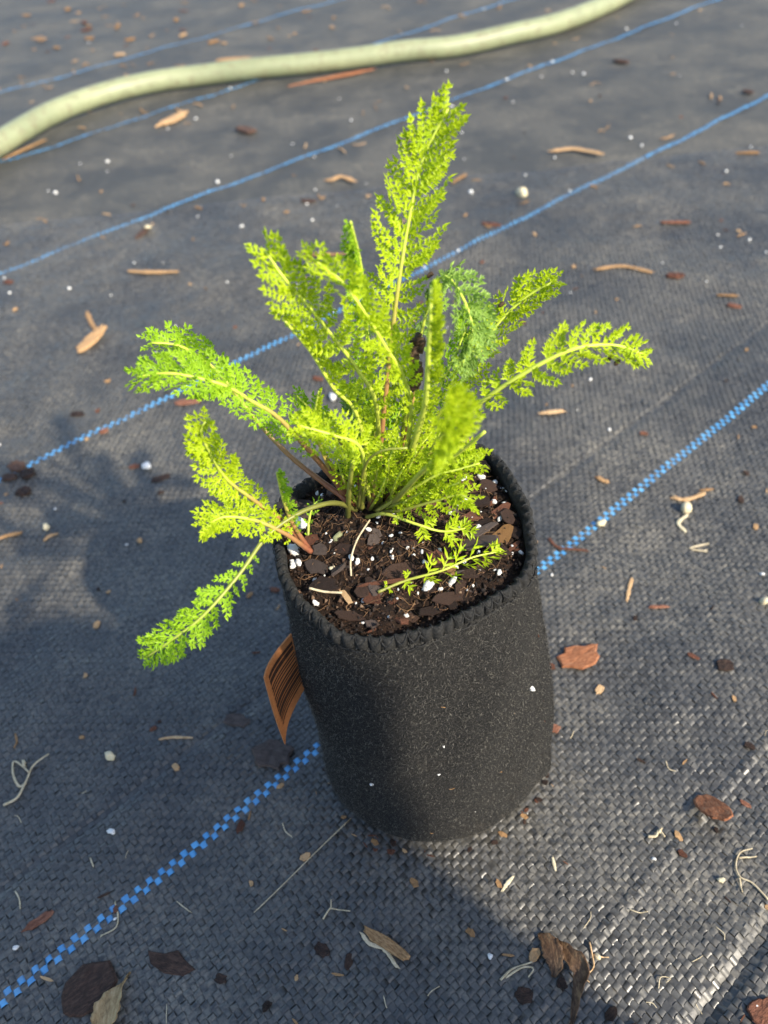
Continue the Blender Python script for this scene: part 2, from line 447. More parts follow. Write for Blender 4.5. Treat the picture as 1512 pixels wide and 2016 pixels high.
# kraft card tag fixed to the pot's left side
def tag_part():
    TL, TR = (572, 1250), (600, 1350); L0, Bt = (521, 1335), (562, 1466)
    yy = lambda p, y: gy(p[0], p[1], y)
    A = yy((574, 1248), .150); B = yy(L0, .136); Cc = yy(Bt, .132); Dd = yy((602, 1352), .146)
    n = 12; V = []
    for i in range(n + 1):
        for j in range(n + 1):
            a, b = i / n, j / n                                # a: from pot outward, b: top to bottom
            P = (A * (1 - a) + B * a) * (1 - b) + (Dd * (1 - a) + Cc * a) * b
            P = P + np.array([-.0035, -.002, 0]) * math.sin(a * math.pi) * .6 + np.array([0, -.0015, .0005]) * math.sin(b * math.pi)
            V.append(P)
    V = np.array(V); nn = n + 1
    t1, t2 = V[nn] - V[0], V[1] - V[0]; nr = np.cross(t1, t2); nr /= np.linalg.norm(nr)
    if nr @ (_C - V[0]) < 0: nr = -nr
    V2 = V - nr * .0007
    Fc = []
    for i in range(n):
        for j in range(n):
            a = i * nn + j; Fc.append((a, a + 1, a + 1 + nn, a + nn)); b = a + nn * nn; Fc.append((b, b + nn, b + 1 + nn, b + 1))
    ring = [i * nn for i in range(nn)] + [n * nn + j for j in range(1, nn)] + [i * nn + n for i in range(n - 1, -1, -1)] + [j for j in range(n - 1, 0, -1)]
    for a, b in zip(ring, ring[1:] + ring[:1]): Fc.append((a, b, b + nn * nn, a + nn * nn))
    o = link('card_tag', mesh('card_tag', np.concatenate([V, V2]) - PO, Fc, False), M_KRAFT, POT)
    o['label'] = 'orange brown card tag printed with dark parallel lines'
    # printed bars, thin ink layers on the card
    lines = [];
    G = V.reshape(nn, nn, 3)
    def at(a, b):
        x, y = min(a * n, n - 1e-6), min(b * n, n - 1e-6); i, j = int(x), int(y); fx, fy = x - i, y - j
        return (G[i, j] * (1 - fx) + G[i + 1, j] * fx) * (1 - fy) + (G[i, j + 1] * (1 - fx) + G[i + 1, j + 1] * fx) * fy
    b = .08
    while b < .80:
        w = random.choice([.022, .03, .045, .06]); vs = []
        for q in range(9):
            a = .03 + .74 * q / 8
            vs += [at(a, b) + nr * .0002, at(a, min(b + w, .82)) + nr * .0002]
        fs = [(2 * q, 2 * q + 1, 2 * q + 3, 2 * q + 2) for q in range(8)]
        link('printed_line', mesh('printed_line', np.array(vs) - PO, fs, False), M_INK, o)
        b += w + random.choice([.02, .026, .035])
M_KRAFT = grain('kraft_card', [(.3, (.34, .125, .040)), (.7, (.46, .185, .065))], 700, .8, .3, .0002)
M_INK = grain('brown_ink', [(.3, (.030, .014, .008)), (.7, (.06, .026, .014))], 900, .7, 0)
tag_part()

# ------------------------------------------------------------------ potting soil
CR = gp(720, 1000, SOIL_Z + .002)                    # the crown of the plant
def hash2(x, y, s): return np.sin(x * 12.9898 * s + y * 78.233 * s)
def vnoise(x, y, f, seed=0):
    x = np.asarray(x) * f + seed * 17.3; y = np.asarray(y) * f + seed * 5.1
    xi, yi = np.floor(x), np.floor(y); xf, yf = x - xi, y - yi
    h = lambda a, b: np.modf(np.abs(np.sin(a * 127.1 + b * 311.7 + seed * 7.7) * 43758.5453))[0]
    sm = lambda q: q * q * (3 - 2 * q)
    u, v = sm(xf), sm(yf)
    return (h(xi, yi) * (1 - u) + h(xi + 1, yi) * u) * (1 - v) + (h(xi, yi + 1) * (1 - u) + h(xi + 1, yi + 1) * u) * v - .5
def soil_z(x, y):
    z = SOIL_Z + .004 * np.exp(-(((x - CR[0] - .012) / .024) ** 2 + ((y - CR[1] + .006) / .022) ** 2))
    z = z + .0030 * vnoise(x, y, 90, 1) + .0020 * vnoise(x, y, 230, 2) + .0013 * vnoise(x, y, 600, 3) + .0007 * vnoise(x, y, 1400, 4)
    return z
nr_, na_ = 90, 260
aa = np.linspace(-math.pi, math.pi, na_, endpoint=False)
rows = []
for r in np.linspace(0.0, 1.0, nr_):
    P = RC + (rim_pt(aa, -.0016) - RC) * r
    rows.append(np.column_stack([P, soil_z(P[:, 0], P[:, 1]) - .0015 * r ** 8]))
V = np.array(rows).reshape(-1, 3); i = np.arange(na_); Q = []
for r in range(nr_ - 1):
    a = r * na_ + i; b = r * na_ + (i + 1) % na_; Q.append(np.stack([a, a + na_, b + na_, b], -1))
M_SOIL = grain('potting_mix', [(.30, (.006, .0035, .0025)), (.5, (.018, .010, .006)), (.70, (.060, .030, .016)), (.85, (.13, .068, .036))], 900, .95, 1.0, .0008, 6, spec=.25)
SO = np.array([RC[0], RC[1], SOIL_Z])
SOIL = link('potting_soil', quads('potting_soil', V - SO, np.concatenate(Q)), M_SOIL, None, tuple(SO))
tag(SOIL, 'dark brown potting mix of bark chips and white perlite filling the felt pot', 'soil')

def blob(sub=2, amp=.25, seed=0, flat=(1, 1, 1)):
    import bmesh
    bm = bmesh.new(); bmesh.ops.create_icosphere(bm, subdivisions=sub, radius=1)
    r = random.Random(seed); dirs = [Vector((r.gauss(0, 1), r.gauss(0, 1), r.gauss(0, 1))).normalized() for _ in range(9)]
    ws = [r.uniform(-1, 1) * amp for _ in dirs]
    for v in bm.verts:
        d = v.co.normalized(); k = 1 + sum(w * max(0, d.dot(q)) ** 3 for w, q in zip(ws, dirs))
        k *= r.uniform(.82, 1.12); v.co = Vector((d.x * k * flat[0], d.y * k * flat[1], d.z * k * flat[2]))
    me = bpy.data.meshes.new('blob'); bm.to_mesh(me); bm.free()
    me.polygons.foreach_set('use_smooth', [True] * len(me.polygons)); return me

def chip_mesh(seed, nside=9, thick=.28, rough=.2, slim=.55):
    """flat irregular bark flake, length 2 along x, uneven top, broken edge"""
    r = random.Random(seed); ring = []
    for k in range(nside * 2):
        a = 2 * math.pi * k / (nside * 2) + r.uniform(-.1, .1)
        q = 1 + r.uniform(-rough, rough) * .8; e = .8
        c, s = math.cos(a), math.sin(a)
        ring.append((math.copysign(abs(c) ** e, c) * q, math.copysign(abs(s) ** e, s) * q * slim))
    n = len(ring); V = []; Fc = []
    bend = r.uniform(-.10, .22)
    def zt(x, y): return bend * x * x + .10 * math.sin(x * 5 + seed) * thick * 2 + r.uniform(-.06, .06) * thick * 2
    for s, zz in ((.98, 0), (1.02, thick * .45), (.93, thick), ):
        for x, y in ring: V.append((x * s, y * s, zz + (bend * x * x)))
    for s in (.55,):
        for x, y in ring: V.append((x * s, y * s, thick + zt(x * s, y * s)))
    V.append((0, 0, thick * 1.05)); V.append((0, 0, 0))
    for q in range(3):
        for k in range(n):
            k2 = (k + 1) % n; Fc.append((q * n + k, q * n + k2, (q + 1) * n + k2, (q + 1) * n + k))
    for k in range(n):
        k2 = (k + 1) % n; Fc.append((3 * n + k, 3 * n + k2, 4 * n)); Fc.append((k2, k, 4 * n + 1))
    me = mesh('bark_flake', V, Fc, False)
    return me

bark_stops = [(.25, (.012, .007, .005)), (.5, (.045, .024, .016)), (.75, (.11, .062, .042))]
M_BARK = grain('dark_bark', bark_stops, 260, .75, .9, .0008, 6, objvar=.35, stretch=(1, 3, 3))
M_RED = grain('reddish_bark', [(.25, (.055, .020, .011)), (.55, (.17, .065, .035)), (.8, (.30, .14, .085))], 260, .75, .9, .0007, 6, objvar=.3, stretch=(1, 3, 3))
M_ORB = grain('orange_bark', [(.25, (.10, .035, .016)), (.5, (.30, .115, .05)), (.8, (.46, .24, .13))], 260, .75, .9, .0007, 6, stretch=(1, 3, 3))
M_REDD = grain('brown_bark', [(.25, (.018, .008, .005)), (.55, (.070, .030, .018)), (.8, (.17, .082, .050))], 300, .7, .9, .0007, 6, objvar=.35, stretch=(1, 3, 3))
M_GREYB = grain('grey_bark', [(.25, (.035, .026, .022)), (.55, (.085, .062, .052)), (.8, (.15, .115, .095))], 260, .75, .7, .0006, 6, objvar=.3, stretch=(1, 3, 3))
M_CORK = grain('tan_cork', [(.25, (.09, .04, .012)), (.5, (.36, .19, .07)), (.8, (.55, .34, .15))], 700, .9, 1.0, .001, 6)
M_PERL = grain('white_perlite', [(.2, (.62, .60, .55)), (.6, (.84, .83, .80))], 900, .85, .6, .0005, 4)
M_CREAM = grain('cream_grain', [(.25, (.45, .37, .22)), (.7, (.72, .64, .44))], 400, .6, .3, .0004)
M_GREENP = grain('mossy_pumice', [(.3, (.10, .13, .04)), (.5, (.34, .36, .18)), (.75, (.62, .60, .42))], 800, .8, .8, .0006)
M_STRAW = grain('tan_straw', [(.25, (.20, .105, .040)), (.55, (.42, .25, .115)), (.85, (.62, .44, .25))], 420, .7, .5, .0004, 5, objvar=.4, stretch=(1, 4, 4))
M_PALE = grain('pale_root', [(.25, (.33, .26, .15)), (.7, (.62, .53, .36))], 600, .7, .3, .0003)

PERL = [blob(2, .7, s, (1, .85, .75)) for s in range(8)]
CHIP = [chip_mesh(s, 6, .30, .28, .62) for s in range(10)]
STICK = [chip_mesh(40 + s, 5, .18, .25, .20) for s in range(5)]
for m_ in PERL + CHIP + STICK: m_.materials.append(None)

def put(name, me, m, P, scale, rz, tilt=(0, 0), parent=None, off=None):
    o = bpy.data.objects.new(name, me); COL.objects.link(o)
    o.material_slots[0].link = 'OBJECT'; o.material_slots[0].material = m
    if parent is not None: o.parent = parent; P = np.asarray(P) - off
    o.location = tuple(map(float, P)); o.scale = scale if not np.isscalar(scale) else (scale,) * 3
    o.rotation_euler = (tilt[0], tilt[1], rz); return o

def soil_at(px, py):
    P = gp(px, py, SOIL_Z)
    for _ in range(3): P = gp(px, py, float(soil_z(P[0], P[1])))
    return P
perl = [(568, 1083, 25), (565, 1108, 13), (588, 1107, 18), (576, 1111, 12), (563, 1119, 9), (592, 1036, 22), (550, 1056, 14), (625, 971, 12), (660, 934, 19),
        (699, 960, 11), (692, 1097, 15), (703, 1104, 10), (638, 1128, 6), (611, 1197, 12), (643, 1159, 9), (657, 1160, 6), (717, 1182, 9), (758, 1153, 9),
        (728, 1045, 11), (887, 1010, 10), (945, 940, 16), (912, 943, 11), (938, 988, 14), (948, 983, 12), (972, 988, 13), (965, 1002, 9), (1008, 993, 12), (942, 1038, 12),
        (984, 1022, 13), (928, 1020, 6), (864, 1082, 10), (837, 1109, 19), (893, 1098, 10), (895, 1117, 20), (914, 1105, 13), (842, 1153, 20), (868, 1160, 11), (888, 1146, 16),
        (978, 1091, 15), (1008, 1077, 12), (1025, 1087, 9), (996, 968, 8), (1001, 958, 7), (983, 944, 10), (770, 1086, 9), (772, 1098, 7), (790, 1137, 8), (784, 1160, 7),
        (765, 1215, 7), (775, 1013, 9), (790, 1050, 6), (802, 1078, 6), (908, 985, 9), (905, 1040, 9), (920, 995, 12)]
IN_RIM = lambda P, m: np.hypot(*(P[:2] - RC)) < rim_r(math.atan2(P[1] - RC[1], P[0] - RC[0])) - m
for k, (x, y, s) in enumerate(perl):
    P = soil_at(x, y); d = s * .5 / pxm(P)
    if not IN_RIM(P, .0022 + d): P[:2] = RC + (P[:2] - RC) * .95
    if not IN_RIM(P, .0022 + d): P[:2] = RC + (P[:2] - RC) * .95
    put('perlite_crumb', PERL[k % 8], M_PERL, (P[0], P[1], P[2] + d * .25), (d * rng.uniform(.95, 1.2), d * rng.uniform(.85, 1.15), d * rng.uniform(.75, .95)), rng.random() * 6, (rng.random(), rng.random()), SOIL, SO)
soil_bark = [(800, 1128, 85, 34, -12, M_BARK, 0), (862, 1104, 44, 26, 70, M_RED, 1), (883, 1118, 56, 13, 68, M_STRAW, 2), (928, 1072, 100, 34, 15, M_GREYB, 0), (975, 1090, 60, 20, 10, M_BARK, 0),
             (990, 1056, 46, 24, -32, M_CORK, 3), (612, 1066, 32, 20, -45, M_RED, 0), (632, 1085, 30, 26, 20, M_GREYB, 0), (622, 1118, 44, 26, 30, M_GREYB, 0), (740, 1160, 30, 28, 20, M_GREYB, 0),
             (715, 1165, 30, 22, 60, M_BARK, 0), (680, 1175, 44, 10, 65, M_STRAW, 2), (735, 1065, 22, 22, 0, M_GREYB, 0), (915, 958, 40, 22, 30, M_RED, 0), (960, 910, 40, 34, 10, M_BARK, 0),
             (985, 1010, 44, 18, -30, M_RED, 0), (960, 1030, 70, 14, -25, M_BARK, 0), (955, 1045, 64, 14, -28, M_GREYB, 0), (880, 1180, 50, 24, -10, M_BARK, 0), (930, 1130, 46, 22, -20, M_BARK, 0),
             (1000, 1020, 34, 20, 80, M_BARK, 0), (1015, 1050, 30, 18, 85, M_BARK, 0), (640, 1155, 50, 30, 30, M_BARK, 0), (690, 1215, 60, 16, 20, M_BARK, 0), (735, 1180, 34, 20, 20, M_RED, 3), (850, 1205, 60, 18, -20, M_BARK, 0),
             (960, 960, 34, 20, 40, M_BARK, 0), (945, 990, 44, 26, 20, M_BARK, 0), (1040, 1085, 44, 8, -45, M_RED, 2), (760, 1148, 100, 8, 2, M_RED, 2), (585, 1000, 44, 40, 10, M_GREYB, 0), (620, 1000, 30, 20, 50, M_BARK, 0), (560, 1040, 20, 16, 0, M_BARK, 0)]
for k, (x, y, L, w, ang, m, ty) in enumerate(soil_bark):
    P = soil_at(x, y); pm = pxm(P); l = L * .5 / pm; ww = w * .5 / pm * 1.15
    while not IN_RIM(P, .0022 + l * .9): P[:2] = RC + (P[:2] - RC) * .97; l *= .985
    me = STICK[k % 5] if ty == 2 else CHIP[k % 10]
    sl_ = .20 if ty == 2 else .62
    put('bark_piece', me, m, (P[0], P[1], float(soil_z(P[0], P[1])) + .0005), (l * 1.1, ww / sl_ * 1.1, max(ww, l * .3) * 1.1), -math.radians(ang), (rng.normal(0, .15), rng.normal(0, .12)), SOIL, SO)
n = 0
while n < 170:                                       # the rest of the bark, dark and small
    a = rng.uniform(-math.pi, math.pi); r = math.sqrt(rng.random()) * .97
    P2 = RC + (rim_pt(np.array([a]), -.004)[0] - RC) * r; l = .0009 + .0032 * rng.random() ** 2.4
    if not IN_RIM(P2, .0022 + l): continue
    m = [M_BARK, M_BARK, M_BARK, M_GREYB, M_REDD, M_RED][rng.integers(6)]
    me = STICK[n % 5] if rng.random() < .28 else CHIP[n % 10]
    put('bark_piece', me, m, (P2[0], P2[1], float(soil_z(P2[0], P2[1])) - .0004), (l, l * rng.uniform(.7, 1), l * .9), rng.random() * 6.3, (rng.normal(0, .35), rng.normal(0, .35)), SOIL, SO); n += 1
for n in range(70):
    a = rng.uniform(-math.pi, math.pi); r = math.sqrt(rng.random()) * .93
    P2 = RC + (rim_pt(np.array([a]), -.004)[0] - RC) * r; d = .0003 + .0006 * rng.random() ** 2
    put('perlite_crumb', PERL[n % 8], M_PERL, (P2[0], P2[1], float(soil_z(P2[0], P2[1])) + d * .6), d, rng.random() * 6, (0, 0), SOIL, SO)
P = soil_at(670, 1053); d = 15 / pxm(P)
put('pumice_lump', PERL[6], M_GREENP, (P[0], P[1], P[2] - d * .1), (d, d * .8, d * .8), .6, (0, 0), SOIL, SO)
P = soil_at(655, 1121); d = 5 / pxm(P)
put('cream_grain', PERL[5], M_CREAM, (P[0], P[1], P[2] + d * .5), d, .6, (0, 0), SOIL, SO)
# fine crumbs of the mix
nc = 3800; ca = rng.uniform(-math.pi, math.pi, nc); cr_ = np.sqrt(rng.random(nc)) * .985
cp = RC + (rim_pt(ca, -.0022) - RC) * cr_[:, None]; cs = .00016 + .0007 * rng.random(nc) ** 3
cz = soil_z(cp[:, 0], cp[:, 1]) + cs * .3
base_ = np.array([[1, 0, 0], [-.5, .9, 0], [-.5, -.9, 0], [0, 0, 1], [0, 0, -1.0]])
CV = (np.column_stack([cp, cz])[:, None, :] + (base_[None] + rng.normal(0, .4, (nc, 5, 3))) * cs[:, None, None]).reshape(-1, 3)
CF = (np.arange(nc)[:, None, None] * 5 + np.array([[0, 1, 3], [1, 2, 3], [2, 0, 3], [1, 0, 4], [2, 1, 4], [0, 2, 4]])[None]).reshape(-1, 3)
tC = NT('soil_crumb'); tC.l(tC.ramp(tC.island(), [(.2, (.006, .0035, .0025)), (.6, (.032, .017, .010)), (.9, (.11, .058, .030)), (.98, (.20, .13, .08))]), tC.b.inputs['Base Color']); tC.b.inputs['Roughness'].default_value = .9
link('soil_crumbs', quads('soil_crumbs', CV - SO, CF, False), tC.m, SOIL, kind='stuff')
# fine rootlets and fibres on the soil
Vs, Fs, b = [], [], 0
for n in range(330):
    a = rng.uniform(-math.pi, math.pi); r = math.sqrt(rng.random()) * .9
    P2 = RC + (rim_pt(np.array([a]), -.005)[0] - RC) * r; h = rng.uniform(0, 6.3); L = rng.uniform(.002, .008); pts = []
    for q in range(5):
        pts.append((P2[0], P2[1], 0)); P2 = P2 + L / 4 * np.array([math.cos(h), math.sin(h)]); h += rng.normal(0, .6)
    pts = np.array(pts); pts[:, 2] = soil_z(pts[:, 0], pts[:, 1]) + rng.uniform(.0001, .0011, 5)
    if not all(IN_RIM(q, .003) for q in pts): continue
    v, f = tube(pts, rng.uniform(.00005, .00012), 3, False); Vs.append(v); Fs += [tuple(i + b for i in q) for q in f]; b += len(v)
M_ROOTLET = grain('rootlets', [(.3, (.09, .04, .018)), (.7, (.34, .20, .10))], 120, .8, 0)
link('rootlets', mesh('rootlets', np.concatenate(Vs) - SO, Fs), M_ROOTLET, SOIL, kind='stuff')

# ------------------------------------------------------------------ the plant
def leaf_mat(name, c0, c1, tr=.35, tc=None):
    t = NT(name); r = t.island()
    col = t.mix(t.math('MULTIPLY_ADD', t.noise(160, 3), .9), c0, c1)
    col.node.inputs[0].links[0].from_node.inputs[2].default_value = -.1
    col = t.mix(t.math('MULTIPLY', r, .45), col, (c1[0] * 1.15, c1[1] * 1.1, c1[2] * .9))
    t.l(col, t.b.inputs['Base Color']); t.b.inputs['Roughness'].default_value = .5; t.b.inputs['Specular IOR Level'].default_value = .35
    tl = t.n('ShaderNodeBsdfTranslucent'); t.l(col, tl.inputs[0])
    ms = t.n('ShaderNodeMixShader'); ms.inputs[0].default_value = tr
    t.l(t.b.outputs[0], ms.inputs[1]); t.l(tl.outputs[0], ms.inputs[2]); t.l(ms.outputs[0], t.out.inputs[0])
    return t.m
M_L1 = leaf_mat('leaf_yellow_green', (.27, .43, .010), (.54, .64, .015), .38)
M_L2 = leaf_mat('leaf_green', (.20, .40, .016), (.40, .60, .028), .38)
M_L3 = leaf_mat('leaf_grey_green', (.18, .33, .055), (.31, .46, .085), .32)
M_DEAD = grain('dead_leaf', [(.3, (.02, .012, .006)), (.7, (.10, .06, .03))], 500, .8, .5, .0004)

def stalk_mat(name, a, b, c):
    t = NT(name); at = t.n('ShaderNodeAttribute', attribute_name='along')
    f = t.math('ADD', at.outputs['Fac'], t.math('MULTIPLY_ADD', t.noise(220, 3), .3)); f.node.inputs[1].links[0].from_node.inputs[2].default_value = -.15
    t.l(t.ramp(f, [(.08, a), (.38, b), (.75, c)]), t.b.inputs['Base Color'])
    t.b.inputs['Roughness'].default_value = .45; t.b.inputs['Subsurface Weight'].default_value = 0
    return t.m
M_ST = stalk_mat('stalk_green', (.22, .22, .045), (.42, .47, .06), (.52, .62, .08))
M_SR = stalk_mat('stalk_reddish', (.24, .085, .045), (.36, .20, .075), (.42, .50, .06))
M_SO = stalk_mat('stalk_olive', (.10, .10, .022), (.20, .21, .035), (.30, .36, .05))

PLANT = empty('yarrow_plant', CR)
tag(PLANT, 'bright yellow green feathery leaved young plant growing in the black felt pot', 'plant')

def frond(ctrl, width, start=.35, dens=1.0, lm=None, sm=None, face=(0, -.55, .8), vee=.35, r0=.00085, name='leaf', parent=None, origin=None,
          side=(1, 1), sparse=False, tipw=.55, droop=0.0, fold=0.0, curl=0.0, seed=0, npair=None, lobes=5):
    """a twice-divided leaf: stalk tube through ctrl and pinnae with pointed teeth"""
    rr = random.Random(seed + 101)
    lm = lm or M_L1; sm = sm or M_ST; origin = CR if origin is None else origin; parent = PLANT if parent is None else parent
    P = spline(ctrl, 44); d = np.concatenate([[0], np.cumsum(np.linalg.norm(np.diff(P, axis=0), axis=1))]); Ltot = d[-1]
    rad = r0 * .80 * (1 - .70 * (d / Ltot)) * (1 + .07 * np.sin(np.arange(44) * 1.9 + seed)) + .00008
    v, f = tube(P, rad, 7); me = mesh(name, v - origin, f); attr(me, 'along', np.repeat(d / Ltot, 7))
    o = link(name, me, sm, parent)
    up = np.array(face, float); up /= np.linalg.norm(up)
    V, Fc = [], []
    def tooth(a, dr, nr, L, w):
        nonlocal V, Fc
        s = np.cross(dr, nr); s /= np.linalg.norm(s) + 1e-9
        b = len(V); m = a + dr * L * .42
        V += [a - s * w * .30, a + s * w * .30, m + s * w * .5 + nr * w * .18, a + dr * L + nr * L * rr.uniform(-.10, .16), m - s * w * .5 + nr * w * .18, m - nr * w * .10]
        Fc += [(b, b + 1, b + 5), (b + 1, b + 2, b + 5), (b + 2, b + 3, b + 5), (b + 3, b + 4, b + 5), (b + 4, b, b + 5)]
    s = start * Ltot; k = 0
    W = width * .92
    while s < Ltot * .995:
        q = (s - start * Ltot) / (Ltot * (1 - start))
        prof = (.34 + .66 * min(1, q / .55) ** .8) * (1 - .55 * max(0, (q - .72) / .28) ** 2)
        gap = (.0046 * (1 - q) + .0020 * q) / dens
        for sd in (-1, 1):
            ws = side[0] if sd < 0 else side[1]
            if ws <= 0: continue
            ss = min(Ltot, s + rr.uniform(-.25, .25) * gap)
            A = np.array([np.interp(ss, d, P[:, c]) for c in range(3)])
            A2 = np.array([np.interp(min(Ltot, ss + .002), d, P[:, c]) for c in range(3)]); A1 = np.array([np.interp(max(0, ss - .002), d, P[:, c]) for c in range(3)])
            T = A2 - A1; T /= np.linalg.norm(T) + 1e-12
            S = np.cross(T, up); S /= np.linalg.norm(S) + 1e-9; N = np.cross(S, T)
            ang = math.radians(72 - 44 * q + rr.uniform(-8, 8))
            lift = vee + fold + rr.uniform(-.35, .35)
            dr = T * math.cos(ang) + (S * sd * math.cos(lift) + N * math.sin(lift)) * math.sin(ang)
            dr = dr + N * curl * q; dr /= np.linalg.norm(dr)
            # the pinna's own plane is turned about its axis, as yarrow's are
            pn = N * math.cos(lift) - S * sd * math.sin(lift); rot = rr.uniform(-.05, .95) * (1 if not sparse else 1.2)
            pb = np.cross(dr, pn); pn = pn * math.cos(rot) - pb * math.sin(rot) * (sd); pb = np.cross(dr, pn)
            L = W * prof * ws * rr.uniform(.85, 1.12)
            nl = max(2, min(9, int(round(L / .00150 * lobes / 5))))
            # pinna axis, a thin bowed strip
            wa = .00022; bow = -N * L * (rr.uniform(-.05, .4) + droop) + T * L * rr.uniform(0, .30)
            c0, c1, c2 = A, A + dr * L * .5 - bow * .35, A + dr * L * .92 + bow * .4
            b = len(V); V += [c0 - pb * wa, c0 + pb * wa, c1 + pb * wa * .8, c1 - pb * wa * .8, c2 + pb * wa * .4, c2 - pb * wa * .4]
            Fc += [(b, b + 1, b + 2, b + 3), (b + 3, b + 2, b + 4, b + 5)]
            for j in range(nl):
                e = (j + .55) / (nl + .25)
                at = c0 * (1 - e) ** 2 + 2 * e * (1 - e) * (c1 * 2 - (c0 + c2) * .5) * 1.0 + c2 * e * e
                for s2 in (-1, 1):
                    an = math.radians(rr.uniform(36, 58)); tl = (min(L * .32, .0023) * (1.05 - .45 * e) * rr.uniform(.8, 1.25) + .0003) if not sparse else L * rr.uniform(.5, .9)
                    ld = dr * math.cos(an) + pb * s2 * math.sin(an) + pn * rr.uniform(-.35, .5)
                    ld /= np.linalg.norm(ld)
                    tooth(at, ld, pn, tl, min(tl * .42, .0009))
                    sb = np.cross(ld, pn)
                    for s3 in (-1, 1):
                        if rr.random() < (.85 if not sparse else .5):
                            ld2 = ld * .80 + sb * s3 * .62 + pn * rr.uniform(-.2, .35); ld2 /= np.linalg.norm(ld2)
                            tooth(at + ld * tl * .32, ld2, pn, tl * .62, min(tl * .32, .0007))
            tooth(c2 - dr * L * .08, dr, pn, L * .16 + .0006, .0009)
        s += gap * (1.7 if sparse else 1.0); k += 1
    lf = link('leaflets', mesh('leaflets', np.array(V) - origin, Fc, False), lm, o, kind='stuff')
    return o

YC = CR[1]
def C(*pts):
    """control points: photo pixel and distance behind (+) or before (-) the crown"""
    return [gy(x, y, YC + dy) for x, y, dy in pts]
mm = .001
# tall leaves
frond(C((738, 992, 0), (757, 800, .004), (778, 610, .010), (802, 450, .018), (832, 315, .024), (882, 215, .026)), 14 * mm, .32, 1.05, M_L1, M_SR, (0, -.8, .6), .25, .0012, seed=1)
frond(C((745, 985, .002), (742, 807, .0), (702, 726, -.002), (658, 667, -.004), (616, 613, -.006), (559, 547, -.008), (520, 490, -.004)), 12 * mm, .30, .80, M_L1, M_ST, (0, -.75, .65), .15, .0011, seed=2)
frond(C((770, 985, -.004), (806, 850, -.010), (800, 756, -.012), (759, 683, -.014), (718, 616, -.016), (670, 552, -.014), (604, 502, -.008)), 8.5 * mm, .30, .95, M_L1, M_ST, (.2, -.6, .75), .55, .0011, seed=3)
frond(C((748, 990, .006), (735, 810, .010), (722, 650, .008), (711, 528, .004), (690, 436, -.004)), 7 * mm, .30, 1.05, M_L2, M_ST, (-.3, -.6, .7), .8, .0011, seed=4)
frond(C((740, 985, -.002), (705, 823, -.004), (658, 766, -.006), (616, 699, -.008), (585, 660, -.010), (556, 626, -.010)), 7 * mm, .28, 1.15, M_L1, M_ST, (.6, -.5, .6), .9, .0010, seed=5, side=(.35, 1))
frond(C((782, 985, -.004), (822, 850, -.012), (838, 790, -.016), (844, 690, -.020), (848, 620, -.022), (850, 565, -.020)), 6 * mm, .30, 1.4, M_L1, M_ST, (.9, -.3, .2), 1.15, .0017, seed=6)
frond(C((780, 985, .006), (800, 800, .012), (838, 620, .016), (868, 545, .012), (905, 575, .004), (930, 650, -.004), (908, 722, -.008)), 11 * mm, .50, 1.15, M_L3, M_ST, (.5, -.7, .4), .2, .0010, seed=7)
frond(C((775, 985, .004), (830, 870, .010), (890, 780, .012), (940, 700, .014), (985, 632, .016), (1040, 582, .016), (1088, 556, .014)), 9.5 * mm, .40, 1.1, M_L1, M_ST, (.1, -.7, .7), .3, .0011, seed=8)
frond(C((790, 985, -.004), (868, 862, -.008), (950, 790, -.010), (1040, 730, -.012), (1130, 687, -.012), (1210, 680, -.010), (1270, 700, -.008)), 9.5 * mm, .36, .95, M_L1, M_ST, (0, -.6, .8), .25, .0013, seed=9)
# leaves leaning left
frond(C((698, 992, -.002), (634, 916, -.002), (552, 826, -.002), (494, 789, -.003), (452, 763, -.004), (404, 748, -.005), (335, 735, -.006), (270, 742, -.006)), 10.5 * mm, .30, 1.05, M_L2, M_SR, (0, -.6, .8), .15, .0013, seed=10, droop=.15)
frond(C((695, 994, -.004), (592, 916, .004), (544, 871, .008), (499, 821, .012), (440, 745, .014), (399, 707, .014), (350, 680, .012), (298, 675, .010)), 8.5 * mm, .58, 1.05, M_L2, M_SR, (0, -.6, .8), .2, .0012, seed=11)
frond(C((612, 1085, -.016), (560, 1030, -.018), (500, 985, -.020), (445, 942, -.022), (410, 885, -.024), (396, 850, -.024), (405, 830, -.024)), 8.5 * mm, .30, 1.2, M_L1, M_SR, (0, -.7, .7), .1, .0011, seed=12)
frond(C((612, 1086, -.018), (560, 1050, -.022), (500, 1024, -.024), (440, 1018, -.026), (404, 1036, -.028)), 9 * mm, .30, 1.15, M_L1, M_SR, (0, -.6, .8), .1, .0011, seed=13)
frond(C((606, 1078, -.017), (578, 1035, -.018), (560, 990, -.020), (545, 930, -.022)), 4.5 * mm, .22, 1.7, M_L2, M_SR, (.9, -.4, .1), 1.1, .0010, seed=14)
frond(C((700, 1004, -.004), (672, 992, -.008), (640, 992, -.012), (585, 1012, -.018), (525, 1056, -.025), (470, 1132, -.036), (400, 1212, -.046), (335, 1262, -.050), (288, 1294, -.050)), 9 * mm, .50, 1.35, M_L2, M_SO, (-.3, -.8, .5), .1, .0011, seed=15)
